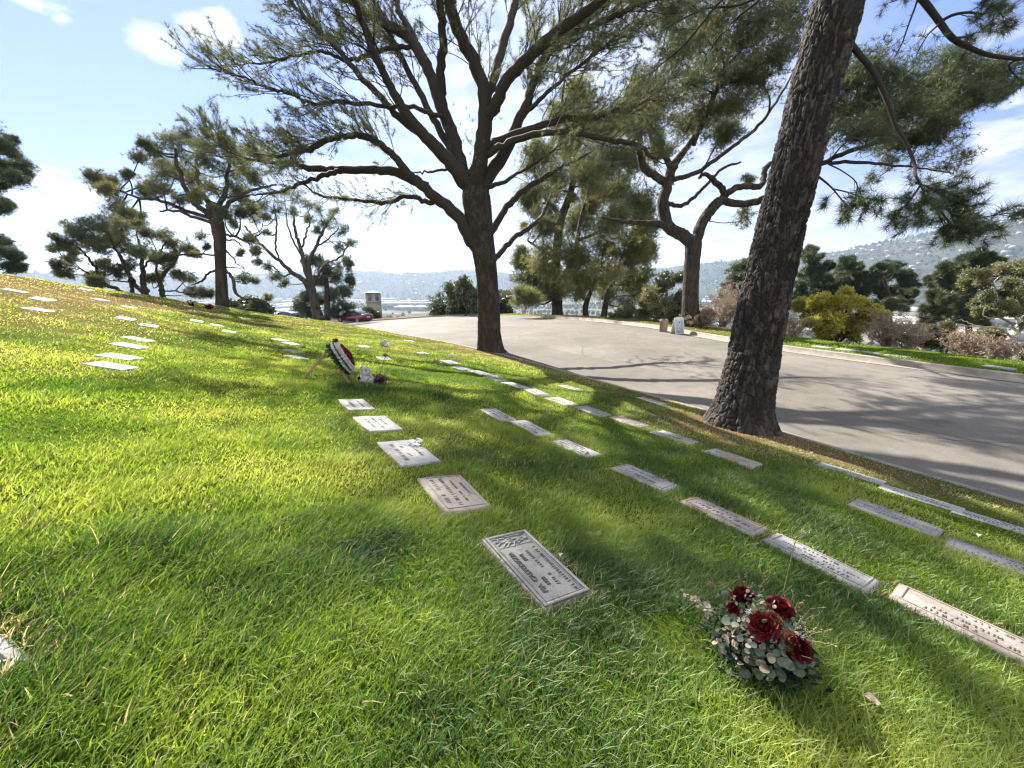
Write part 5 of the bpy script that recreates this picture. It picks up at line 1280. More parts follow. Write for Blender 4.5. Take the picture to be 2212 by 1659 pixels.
for (zx, zy, y, lb, h_, w_, n, lf) in [(1050, 1100, 20.5, 'pinkish bare shrub right of the yellow tree', 1.75, 1.3, 34, 1), (1240, 1120, 19.5, 'thicket of pale bare twigs between yellow tree and olive shrub', 1.35, 1.3, 30, 1), (260, 1040, 22, 'pale bare shrub between the leaning trunk and the yellow tree', 1.3, 1.0, 28, 1),
                                       (1750, 1180, 16.5, 'tangle of dry stems at the foot of the white trunk', 1.0, 1.3, 24, 1), (2000, 1190, 15.5, 'dry brush around the white trunk base', 0.8, 1.0, 20, 1)]:
    a, b, _ = zX1([(zx, zy, 0)])[0]; bare(a, b, y, lb, h_, w_, n, leafy=lf)
bare(1560, 712, 22, 'grey bare shrub between umbrella pine and leaning pine', 2.2, 1.5, 40, leafy=1)
bare(1520, 712, 21, 'straw coloured brush right of the umbrella pine foot', 1.1, 1.0, 24, leafy=3)
bare(1130, 690, 43, 'thin bare sapling right of the spreading pine trunk', 3.2, 1.2, 10)
# white-trunked tree on the right edge
t = Tree('white_trunk_tree', *zX1([(2050, 1215, 0)])[0][:2], 16.5, 'pale white trunked tree with thin olive foliage at the right edge', m_pale, m_grn_o)
for pts, dp in [([(2045, 1225, 38), (2060, 1140, 34), (2090, 1060, 34), (2120, 1010, 32), (2160, 950, 28), (2200, 890, 24), (2240, 820, 18), (2260, 700, 10), (2270, 560, 6)], (0, .5)), ([(2140, 960, 12), (2090, 890, 10), (2000, 850, 8), (1920, 855, 5), (1860, 830, 3)], (0, -.8)), ([(2170, 900, 14), (2140, 840, 11), (2080, 800, 8)], (0, .5)),
                ([(2090, 1000, 9), (2040, 960, 8), (1950, 935, 7), (1820, 925, 6), (1740, 890, 4), (1680, 862, 2)], (0, -1)), ([(1840, 925, 5), (1740, 922, 4), (1640, 905, 2.5)], (-.8, -1.3)), ([(2000, 850, 6), (1980, 650, 7), (1950, 560, 6), (1920, 530, 4), (1880, 480, 3)], (-.3, -.3)), ([(1950, 560, 4), (1990, 520, 3), (2040, 490, 2)], (-.3, .3)), ([(2045, 1200, 8), (2000, 1150, 6), (1900, 1130, 5), (1800, 1150, 3)], (0, -.8))]: t.limb(zX1(pts), dp, 7, wig=.01)
t.clumps(zX1([(1760, 500, 50), (1740, 560, 40), (1850, 480, 50), (1880, 560, 45), (2000, 450, 45), (2060, 440, 60), (2150, 430, 60), (2212, 470, 55), (1900, 680, 42), (1830, 740, 45), (1850, 810, 45), (1890, 800, 40), (2030, 660, 60), (2050, 740, 65), (2150, 690, 70), (2110, 800, 60), (2200, 760, 60), (2230, 620, 60), (1990, 800, 40), (2100, 560, 40), (2260, 880, 70), (2200, 1120, 50), (2240, 1180, 50)]), .9, 13 * TD, .75, lr=.02, sub=9)
t.finish(K=6, L=.10, w=.035, broad=True)
# ------------------------------------------------------------------ flowers
m_rose = tintmat('dark_red_petal', [(0, (0.028, 0.002, 0.004)), (.5, (0.081, 0.004, 0.007)), (1, (0.161, 0.011, 0.014))], .6, .15)
m_rose2 = tintmat('dried_orange_petal', [(0, (0.099, 0.028, 0.015)), (.5, (0.198, 0.068, 0.037)), (1, (0.279, 0.136, 0.081))], .7, .2)
m_red = tintmat('red_petal', [(0, (0.074, 0.002, 0.006)), (.5, (0.161, 0.006, 0.014)), (1, (0.260, 0.019, 0.025))], .6, .15)
m_mum = tintmat('white_petal', [(0, (.60, .58, .50)), (.5, (.74, .73, .69)), (1, (.82, .82, .80))], .8, .2)
m_pink = tintmat('pink_petal', [(0, (0.099, 0.012, 0.056)), (.5, (0.236, 0.037, 0.136)), (1, (0.434, 0.279, 0.360))], .7, .2)
m_gold = tintmat('yellow_petal', [(0, (0.341, 0.174, 0.006)), (1, (0.496, 0.322, 0.019))], .7, .25)
m_euc = tintmat('eucalyptus_leaf', [(0, (.035, .055, .038)), (.4, (.085, .11, .085)), (.6, (.19, .20, .16)), (.75, (.27, .21, .15)), (1, (.42, .37, .30))], .6, .25)
m_fern = tintmat('bleached_fern', [(0, (0.409, 0.409, 0.397)), (1, (0.496, 0.496, 0.484))], .8, .2)
m_stem = solid('plant_stem', (0.074, 0.081, 0.031), .8, .3, 30)
m_dry = solid('dried_stem', (0.205, 0.155, 0.087), .9, .3, 30)
m_fol = tintmat('dark_fern_leaf', [(0, (0.007, 0.022, 0.014)), (1, (0.019, 0.050, 0.028))], .6, .2)
m_wood = solid("raw_pine_wood", (.26, .185, .095), .75, .18, 9, bump=.15)

def petal(g, c, R_, lat, az, sz, cup, curl, tint):
    """one petal: curved patch leaving centre c along (az, lat) with basis R_"""
    n = 5; u = np.linspace(-1, 1, n); v = np.linspace(0, 1, n)
    U, Vv = np.meshgrid(u, v)
    wv = sz * .62 * np.sin(np.clip(Vv * 2.2 + .35, 0, math.pi * .86)) 
    x = U * wv; y = Vv * sz; zc = cup * sz * (U ** 2) * .5 + curl * sz * (Vv ** 2) * .5
    P = np.stack([x, y * math.cos(lat) - zc * math.sin(lat), y * math.sin(lat) + zc * math.cos(lat)], -1)
    ca, sa = math.cos(az), math.sin(az)
    P = np.stack([P[..., 0] * ca - P[..., 1] * sa, P[..., 0] * sa + P[..., 1] * ca, P[..., 2]], -1)
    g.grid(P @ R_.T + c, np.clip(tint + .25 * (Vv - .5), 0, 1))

def basis(n):
    n = unit(np.asarray(n, float)); a = np.array([1., 0, 0]) if abs(n[0]) < .8 else np.array([0, 1., 0])
    x = unit(np.cross(a, n)); return np.stack([x, np.cross(n, x), n], -1)

def rose(g, c, n, r, tint=.5):
    R_ = basis(n); c = np.asarray(c, float)
    for ring, (k, lat, s, cup, curl, off) in enumerate([(3, 1.45, .45, 1.6, -.3, .0), (4, 1.25, .62, 1.4, -.1, .02), (5, 1.0, .80, 1.1, -.25, .0), (6, .72, .95, .9, -.5, -.04), (7, .42, 1.05, .7, -.7, -.1)]):
        for j in range(k):
            petal(g, c + R_[:, 2] * off * r, R_, lat + rng.normal(0, .07), j * 2 * math.pi / k + ring * .7 + rng.normal(0, .12), r * s * rng.uniform(.92, 1.08), cup, curl, np.clip(tint + rng.normal(0, .16), 0, 1))
    g.ball(c + R_[:, 2] * .12 * r, (.2 * r, .2 * r, .3 * r), 8, 5, .2, max(0, tint - .3))

def mum(g, c, n, r, tint=.5, rings=((6, .3, 1.0), (7, .7, .9), (6, 1.1, .65), (4, 1.4, .4))):
    R_ = basis(n)
    for q, (k, lat, s) in enumerate(rings):
        for j in range(k):
            petal(g, np.asarray(c, float), R_, lat + rng.normal(0, .1), j * 2 * math.pi / k + q * .5 + rng.normal(0, .1), r * s, .5, .5, np.clip(tint + rng.normal(0, .2), 0, 1))

def disc(g, c, n, r, tint, oval=1.15):
    R_ = basis(n); th = np.arange(9) * 2 * math.pi / 9
    V = np.stack([np.cos(th) * r, np.sin(th) * r * oval, .18 * r * np.cos(2 * th)], -1) @ R_.T + c
    V = np.vstack([V, c - R_[:, 2] * .08 * r]); g.add(V, None, [(i, (i + 1) % 9, 9) for i in range(9)], tint)

# the dried bouquet in the foreground
P = hit(1652, 1452); b0 = P.copy(); b0[2] = float(ground(P[0], P[1]))
root = empty('flower_bouquet', tuple(b0), 0, 'large dried bouquet of dark red roses and pale eucalyptus lying in the grass, foreground', 'bouquet')
dcam = unit(np.array([0, 0, CAMZ]) - b0)
def bq(px, py, lift=0.0):           # a place on the bouquet's own dome
    d = ray(px, py); o = np.array([0, 0, CAMZ]); c0 = b0 + np.array([.02, .05, .11]); rr = np.array([.21, .20, .17])
    o2 = (o - c0) / rr; d2 = d / rr; A_ = d2 @ d2; B_ = 2 * o2 @ d2; C_ = o2 @ o2 - 1; disc_ = B_ * B_ - 4 * A_ * C_
    tt_ = (-B_ - math.sqrt(max(disc_, 0))) / (2 * A_)
    p = o + d * tt_; n = unit((p - c0) / rr ** 2); return p - b0 + n * lift, n
def Z7(zx, zy): return (1600 + zx * .3014) * .8641, (1350 + zy * .3014) * .8641
P_ = rng.normal(0, 1, (900, 3)) * np.array([.062, .062, .05]) + np.array([.02, .05, .085]); P_[:, 2] = np.maximum(P_[:, 2], .01)
V, ti = leaves(P_, P_ - np.array([.02, .05, .03]), 3, .045, .018, .8); g = MB(); g.add(V, np.arange(len(V)).reshape(-1, 4), None, ti * .6); g.build('dark_leaves', m_fol, root)
for zx, zy, r, ti, kind in [(865, 500, .052, .35, 0), (1020, 735, .060, .62, 0), (1160, 590, .052, .5, 0), (1300, 900, .048, .3, 0), (790, 590, .030, .3, 0), (1230, 850, .040, .5, 1), (1095, 680, .036, .3, 1)]:
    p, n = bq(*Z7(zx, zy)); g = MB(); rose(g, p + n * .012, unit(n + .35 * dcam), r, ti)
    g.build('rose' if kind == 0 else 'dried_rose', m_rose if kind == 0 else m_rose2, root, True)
g = MB(); st = MB()
for q in range(430):
    zx, zy = rng.normal(960, 240), rng.normal(790, 185)
    if not (560 < zx < 1400 and 440 < zy < 1120): continue
    if min((zx - 1020) ** 2 + (zy - 735) ** 2, (zx - 865) ** 2 + (zy - 500) ** 2, (zx - 1180) ** 2 + (zy - 590) ** 2) < 75 ** 2: continue
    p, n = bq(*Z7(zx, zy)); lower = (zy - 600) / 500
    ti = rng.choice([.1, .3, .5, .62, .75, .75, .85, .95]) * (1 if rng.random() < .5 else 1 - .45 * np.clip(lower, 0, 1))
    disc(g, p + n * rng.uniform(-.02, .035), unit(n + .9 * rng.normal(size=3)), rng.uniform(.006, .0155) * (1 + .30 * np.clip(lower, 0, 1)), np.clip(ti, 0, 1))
for k, (zx, zy) in enumerate([(1170, 1120), (1080, 1085), (1290, 1070), (1310, 1010), (1370, 1000), (1170, 1000), (990, 925), (590, 640), (570, 560), (745, 690), (1215, 1020), (690, 890)]):
    p, n = bq(*Z7(zx, zy)); disc(g, p + n * .02, unit(n + .3 * rng.normal(size=3) + .4 * dcam), rng.uniform(.015, .021), rng.choice([.15, .3, .42, .5]))
# a bleached sprig reaching out to the left over the grass
s0, _ = bq(*Z7(640, 640)); d_end = at_y(*Z7(350, 455), b0[1] + .10) - b0
t_ = np.linspace(0, 1, 16)[:, None]; SPN = s0 * (1 - t_) + d_end * t_ + np.array([0, 0, .02]) * np.sin(t_ * 3.1)
st.tube(SPN, .0016, 4)
for k in range(2, 16):
    for sg in (-1, 1):
        disc(g, SPN[k] + rng.normal(0, .007, 3) + np.array([0, 0, .006 * sg]), unit(dcam + 1.0 * rng.normal(size=3)), .0105 - .0045 * k / 16, rng.uniform(.62, 1))
for q in range(38):
    zx, zy = rng.normal(950, 260), rng.normal(720, 200); p, n = bq(*Z7(zx, zy)); e2 = p + unit(n + .6 * rng.normal(size=3)) * rng.uniform(.04, .11)
    st.tube(np.array([p * .6, p, e2]), [.002, .0016, .001], 4)
    if q < 14:
        for k in range(6): disc(g, p + (e2 - p) * (k / 5) + rng.normal(0, .005, 3), rng.normal(size=3), rng.uniform(.006, .011), rng.uniform(.6, 1))
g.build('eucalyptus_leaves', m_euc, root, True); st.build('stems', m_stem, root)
g = MB()
for q in range(22):                  # fine dried grass heads on the right and at the top
    zx, zy = (rng.uniform(1230, 1400), rng.uniform(560, 900)) if q < 12 else (rng.uniform(720, 1060), rng.uniform(370, 470))
    p, n = bq(*Z7(zx, zy)); e2 = p + unit(n + .5 * rng.normal(size=3) + np.array([.5 * (q < 12), 0, .3])) * rng.uniform(.05, .13)
    g.tube(np.array([p, (p + e2) / 2 + rng.normal(0, .006, 3), e2]), .0011, 3)
    for k in range(5): g.ball(p + (e2 - p) * rng.uniform(.5, 1) + rng.normal(0, .004, 3), rng.uniform(.002, .0045), 6, 4)
g.build('dried_grass_heads', m_dry, root)
g = MB()
p, n = bq(*Z7(915, 650)); up = unit(np.array([.1, 0, 1.]) - n * .3)
for k in range(34):
    a = p + n * .03 + up * rng.uniform(-.04, .03); g.tube(np.array([a, a + unit(rng.normal(size=3) * .7 + n * .3 - up * .5) * .018]), [.003, .001], 5, tint=rng.random())
for k in range(30):
    p2, n2 = bq(*Z7(rng.normal(1290, 45), rng.normal(770, 55))); g.tube(np.array([p2, p2 + unit(n2 + .7 * rng.normal(size=3)) * .018]), [.003, .001], 5, tint=rng.random())
g.build('bleached_fern', m_fern, root)

# the wreath on its wooden easel
def onlawn(px, py):
    p = hit(px, py); return np.array([p[0], p[1], float(ground(p[0], p[1]))])
ff = onlawn(759, 824); nh = np.array([.93, .36, 0]); bf = ff - nh * .78; bf[2] = float(ground(bf[0], bf[1]))
Yw = (bf[1] + ff[1]) / 2
apex = ff - nh * .30 + np.array([0, 0, .60])
side = unit(np.cross(ff - bf, np.array([0, 0, 1.]))); side = side * (1 if side[1] > 0 else -1)
o0 = (bf + ff) / 2; o0[2] = min(bf[2], ff[2])
root = empty('easel', tuple(o0), 0, 'small raw wood easel holding up the red and white wreath', 'easel')
def plank(A_, B_, w_, t_):
    g = MB(); A_, B_ = np.asarray(A_), np.asarray(B_); d = unit(B_ - A_); s_ = unit(np.cross(d, [0, 0, 1.])); u_ = np.cross(s_, d)
    g.box((A_ + B_) / 2, (np.linalg.norm(B_ - A_), w_, t_), np.stack([d, s_, u_], -1), .003); return g
for sg in (-1, 1):
    plank(ff + side * .20 * sg - np.array([0, 0, .06]) - o0, apex + side * .05 * sg - o0, .024, .045).build('front_leg', m_wood, root)
plank(bf - np.array([0, 0, .06]) - o0, apex - o0 + unit(bf - apex) * .0 + np.array([-.012, 0, .0]), .024, .038).build('back_leg', m_wood, root)
lo_ = ff + (apex - ff) * .38
plank(lo_ - side * .17 - o0 + np.array([.02, 0, 0]), lo_ + side * .17 - o0 + np.array([.02, 0, 0]), .03, .02).build('ledge', m_wood, root)
axis = unit(apex - ff); nrm_ = unit(np.cross(axis, side)); nrm_ = nrm_ * (1 if nrm_[0] > 0 else -1)
wc = ff + (apex - ff) * .66 + nrm_ * .13
root = empty('wreath', tuple(wc), 0, 'memorial wreath of red roses and white chrysanthemums leaning on the wooden easel', 'wreath')
RA, RB = .275, .235
def wp(th, k=1.0, h=0.0): return axis * (RA * k * math.sin(th)) + side * (RB * k * math.cos(th)) + nrm_ * h
g = MB(); nr = 26
V = []
for h, k in ((-.115, .45), (-.11, .75), (-.06, .93), (0, .97), (.01, .7), (.012, .2)):
    V.append([wp(2 * math.pi * j / nr, k, h) for j in range(nr + 1)])
g.grid(np.array(V), .3)
P_, D_ = [], []
for j in range(420):
    th = rng.uniform(0, 2 * math.pi); P_.append(wp(th, rng.uniform(.5, 1.0), rng.uniform(-.125, -.02))); D_.append(wp(th) * 2 - nrm_ * rng.uniform(0, 1))
V, ti = leaves(np.array(P_), np.array(D_), 3, .05, .02, .5); g.add(V, np.arange(len(V)).reshape(-1, 4), None, ti)
g.build('foliage_base', m_fol, root)
g = MB()
for ring, (k, n_) in enumerate(((.98, 34), (.84, 28), (1.0, 34))):
    for j in range(n_):
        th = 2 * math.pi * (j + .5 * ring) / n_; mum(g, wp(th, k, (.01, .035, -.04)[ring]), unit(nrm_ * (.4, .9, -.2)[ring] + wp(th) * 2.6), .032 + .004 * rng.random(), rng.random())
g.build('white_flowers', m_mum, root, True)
g = MB()
for ring, (k, n_) in enumerate(((.66, 18), (.40, 11), (.14, 4))):
    for j in range(n_):
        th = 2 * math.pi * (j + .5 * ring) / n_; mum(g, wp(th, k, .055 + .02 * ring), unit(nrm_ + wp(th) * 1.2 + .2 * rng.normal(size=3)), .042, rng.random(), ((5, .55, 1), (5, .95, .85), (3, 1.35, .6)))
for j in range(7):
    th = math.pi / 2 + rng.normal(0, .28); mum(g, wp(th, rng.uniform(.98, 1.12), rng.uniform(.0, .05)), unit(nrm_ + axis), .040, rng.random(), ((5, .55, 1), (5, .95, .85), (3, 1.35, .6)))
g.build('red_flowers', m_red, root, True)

# white chrysanthemum arrangement, purple bouquet, yellow bloom on its stem
p = onlawn(791, 829); root = empty('flower_arrangement', tuple(p), 0, 'chunky white chrysanthemum arrangement with a red bloom standing beside the wreath', 'flowers')
s_ = p[1] / 831
g = MB()
for (cx, cz, r, n_) in ((-.01, .10, .105, 60), (.015, .22, .075, 38), (-.075, .075, .06, 22), (.06, .07, .07, 22), (-.03, .27, .035, 8)):
    for q in range(n_):
        d = unit(rng.normal(size=3)); 
        if d[2] < -.6: continue
        mum(g, np.array([cx, 0, cz]) + d * r * np.array([1, .8, 1]), d, .024 + .006 * rng.random(), rng.random(), ((6, .35, 1.0), (6, .85, .8), (4, 1.3, .5)))
    g.ball((cx, 0, cz), r * .9, 10, 7, .1, .2)
g.build('white_flowers', m_mum, root, True)
g = MB(); rose(g, (-.085, -.05, .10), (-.3, -1, .3), .042, .6); rose(g, (-.07, -.055, .055), (-.2, -1, .2), .035, .5); g.build('red_flower', m_red, root, True)
p = onlawn(821, 829); root = empty('flower_bouquet', tuple(p), 0, 'small bunch of pink and purple flowers at the foot of the single yellow bloom', 'bouquet')
g = MB()
for q in range(70):
    d = unit(rng.normal(size=3)); d[2] = abs(d[2]); c = d * np.array([.12, .10, .12]) * rng.uniform(.7, 1.05) + np.array([0, 0, .035]); mum(g, c, d, .024, rng.random() * (.7 if rng.random() < .85 else 1.4), ((5, .4, 1), (4, 1.0, .8)))
g.build('pink_flowers', m_pink, root, True)
P_ = rng.normal(0, .055, (160, 3)); P_[:, 2] = np.abs(P_[:, 2]) + .02; V, ti = leaves(P_, P_ + np.array([0, 0, .02]), 3, .05, .016, .6)
g = MB(); g.add(V, np.arange(len(V)).reshape(-1, 4), None, ti); g.build('leaves', m_fol, root)
g = MB(); 
for q in range(7): mum(g, (.105 + rng.normal(0, .015), -.03, .03 + rng.random() * .035), (1, -.5, .5), .018, rng.random(), ((5, .4, 1), (4, 1.0, .8)))
g.build('white_flowers', m_mum, root, True)
q0 = at_y(818, 812, p[1]); q1 = at_y(832, 771, p[1] + .02)
root = empty('yellow_flower', tuple(p + np.array([0, .03, 0])), 0, 'single yellow bloom on a thin leaning stem above the purple bunch', 'flower'); b_ = p + np.array([0, .03, 0])
g = MB(); g.tube(np.array([np.zeros(3), q0 - b_, (q0 + q1) / 2 - b_ + np.array([.006, 0, 0]), q1 - b_]), .005, 6); g.tube(np.array([q1 - b_, q1 - b_ + np.array([.004, 0, .02])]), [.006, .016], 8); g.build('stem', m_stem, root)
g = MB(); rose(g, q1 - b_ + np.array([.004, 0, .022]), (.1, -.15, 1), .046, .5); g.build('petals', m_gold, root, True)

# bouquets further up
def bunch(px, py, name, label, n_, size, mat, r, wrap=None, extra=None):
    p = onlawn(px, py); root = empty(name, tuple(p), 0, label, 'bouquet' if 'pot' not in name else 'flower pot'); g = MB()
    for q in range(n_):
        d = unit(rng.normal(size=3)); d[2] = abs(d[2]); mum(g, d * np.array(size) + np.array([0, 0, size[2] * .5]), d, r, rng.random(), ((5, .4, 1), (5, 1.0, .8)))
    g.build('flowers', mat, root, True)
    if wrap == 'cone':
        g = MB(); g.lathe([(.02, 0), (.07, .10), (.12, .2), (.135, .24), (.11, .2), (.06, .09)], 12, (-.1, 0, .0), np.array([[.8, 0, -.6], [0, 1, 0], [.6, 0, .8]])); g.build('paper_wrap', m_fern, root, False)
    if wrap == 'pot':
        g = MB(); g.lathe([(.0, 0), (.085, 0), (.12, .17), (.13, .17), (.13, .20), (.115, .20), (.11, .17), (0, .165)], 16); g.build('pot', extra, root)
    return root
bunch(842, 749, 'flower_bouquet', 'white flowers in a paper cone standing on the slope behind the wreath', 34, (.10, .09, .10), m_mum, .022, 'cone')
bunch(976, 772, 'flower_bouquet', 'small low white posy left of the spreading pine trunk', 26, (.12, .09, .07), m_mum, .024)
m_pot = solid('dark_pot', (0.031, 0.022, 0.019), .5); m_potr = solid('red_foil_pot', (0.186, 0.012, 0.012), .4)
bunch(415, 661, 'flower_pot', 'dark pot of pale yellow flowers on the brow of the slope', 26, (.2, .18, .16), tintmat('cream_petal', [(0, (.5, .36, .12)), (1, (.66, .58, .36))], .8), .05, 'pot', m_pot)
bunch(452, 668, 'flower_pot', 'red foil pot of red flowers on the brow, nearest the single tall pine', 24, (.18, .16, .14), m_red, .05, 'pot', m_potr)
bunch(397, 659, 'flower_bouquet', 'whitish small bunch left of the dark pot on the brow', 12, (.07, .07, .14), m_mum, .03)
# sprig of white flowers on the third stone
p = onlawn(906, 966); root = empty('flower_sprig', tuple(p + np.array([0, 0, .03])), 0, 'sprig of small white flowers lying at the corner of a white marker', 'flowers')
g = MB()
for q in range(9): mum(g, rng.normal(0, 1, 3) * np.array([.05, .03, .01]) + np.array([0, 0, .025]), (rng.normal(0, .5), rng.normal(0, .5), 1), .022, rng.random(), ((5, .3, 1), (4, 1.0, .7)))
g.build('white_flowers', m_mum, root, True)
g = MB(); g.tube(np.array([(-.14, .04, .012), (-.07, .02, .02), (0, 0, .015), (.05, -.03, .01)]), .003, 5); g.build('stem', m_stem, root)

# litter on the lawn: leaves, a pale petal, scraps, pine cones
m_leaf = solid('dead_leaf', (0.149, 0.093, 0.053), .8, .3, 20); m_leafp = solid('pale_dead_leaf', (0.341, 0.279, 0.205), .8, .2, 20); m_wh = solid('white_scrap', (0.465, 0.453, 0.422), .7, .08, 20)
def dead_leaf(px, py, sz, mat, label, group=None, lift=.03, cat='leaf', name='dead_leaf'):
    p = onlawn(px, py); p[2] += lift; g = MB(); n = 7; u = np.linspace(-1, 1, n); v = np.linspace(0, 1, n); U, Vv = np.meshgrid(u, v)
    wv = np.sin(np.clip(Vv * math.pi, .12, 3.05)) ** .8 * sz * .42
    P_ = np.stack([U * wv, Vv * sz - sz / 2, .35 * sz * (U ** 2) * .5 + .12 * sz * np.sin(Vv * 5)], -1); a = rng.uniform(0, 6.28); c_, s2 = math.cos(a), math.sin(a)
    g.grid(P_ @ np.array([[c_, -s2, 0], [s2, c_, 0], [0, 0, 1]]).T); g.tube(np.array([(0, -sz / 2, 0), (0, -sz * .8, .005)]) @ np.array([[c_, -s2, 0], [s2, c_, 0], [0, 0, 1]]).T, .0015, 4)
    o = g.build(name, mat, None, True); o.location = p; tag(o, label, cat, group)
dead_leaf(1878, 1531, .055, m_leafp, 'pale dead leaf in the grass at lower right of the bouquet', lift=.045)
dead_leaf(1210, 1207, .036, m_wh, 'small white petal at the upper edge of the bronze plate', name='fallen_petal', cat='petal')
dead_leaf(2108, 1162, .07, m_wh, 'scrap of white paper in the grass near the right edge', name='paper_scrap', cat='litter')
dead_leaf(1668, 1405 - 20, .03, m_leafp, 'tiny pale leaf beside the bouquet roses', lift=.05)
for i, (dx, dy, mt) in enumerate([(0, 0, m_leaf), (12, 6, m_leafp), (-14, 3, m_leaf), (-6, -7, m_wh), (20, -4, m_leaf), (-22, -5, m_wh), (6, 9, m_leaf)]):
    dead_leaf(1297 + dx, 1168 + dy, rng.uniform(.05, .075), mt, 'curled dead leaf in the little heap in the hollow right of the bronze plate', 'heap of dead leaves right of the bronze plate', .02)
for i, (px, py) in enumerate([(1268, 985), (1420, 1035), (1095, 905), (1212, 1190), (1255, 1290)]):
    dead_leaf(px, py, .05, m_leaf, 'brown dead leaf lying against the edge of a grave marker', 'dead leaves along the marker edges', .025)

# ------------------------------------------------------------------ folding sign and bin by the road
m_signw = solid('white_sign_board', (0.562, 0.554, 0.526), .5, .04, 4); m_paper = solid('pale_blue_poster', (0.418, 0.461, 0.490), .6, .10, 14); m_dk = solid('dark_print', (0.036, 0.036, 0.043), .7)
m_print = solid('faint_print', (.36, .42, .47), .7)
p = hit(1463, 721); p[2] = drop(p[0], p[1])
sc = p[1] / 831.0
root = empty('folding_sign', tuple(p), R(22), 'white folding sign board with a pale blue poster standing on the far kerb', 'sign')
root.scale = (.82,) * 3; W_, H_ = .74, 1.0; tilt = .21
for sg, nm in ((-1, 'front_panel'), (1, 'back_panel')):
    Rm = np.array(Matrix.Rotation(sg * tilt, 3, 'X')); yb = sg * H_ * math.sin(tilt)
    cen = np.array([0, yb / 2, H_ * math.cos(tilt) / 2])
    g = MB(); g.box(cen, (W_, .022, H_), Rm, .006)
    for k in (-.27, -.09, .09, .27): g.box(cen + Rm @ np.array([k * W_, 0, H_ / 2 + .02]), (W_ * .14, .022, .06), Rm, .008)
    o = g.build(nm, m_signw, root)
    if sg == -1:
        g = MB(); g.box(cen + Rm @ np.array([0, -.0135, -.02]), (W_ * .82, .004, H_ * .80), Rm); g.build('poster', m_paper, o)
        g = MB()
        th = np.linspace(0, 2 * math.pi, 13)[:-1]; V = np.stack([.045 * np.cos(th), np.full(12, -.0175), .055 * np.sin(th) + .22], -1); V = V @ Rm.T + cen
        g.add(np.vstack([V, V.mean(0)]), None, [(i, (i + 1) % 12, 12) for i in range(12)]); g.build('emblem', m_dk, o)
        g = MB()
        for k in range(9): g.box(cen + Rm @ np.array([rng.uniform(-.02, .02), -.017, .10 - k * .05]), (W_ * rng.uniform(.4, .66), .003, .014), Rm)
        g.build('printing', m_print, o)
p2 = hit(1441, 719); p2[2] = drop(p2[0], p2[1]); p2[1] += .55; p2[2] = drop(p2[0], p2[1])
root = empty('litter_bin', tuple(p2), 0, 'round tan pebbled litter bin half hidden by the folding sign', 'bin')
root.scale = (.68,) * 3
m_bin = solid('pebbled_concrete', (0.205, 0.161, 0.118), .9, .28, 40, bump=.5); m_rim = solid('bin_rim', (0.062, 0.046, 0.037), .6)
g = MB(); g.lathe([(0, 0), (.29, 0), (.30, .02), (.315, .80), (.335, .82), (.335, .90), (.315, .92), (.26, .92), (.25, .7), (0, .68)], 28); g.build('body', m_bin, root, True)
g = MB(); g.lathe([(.262, .925), (.30, .955), (.27, .975), (.20, .96), (.19, .92)], 28); g.build('lid_ring', m_rim, root, True)

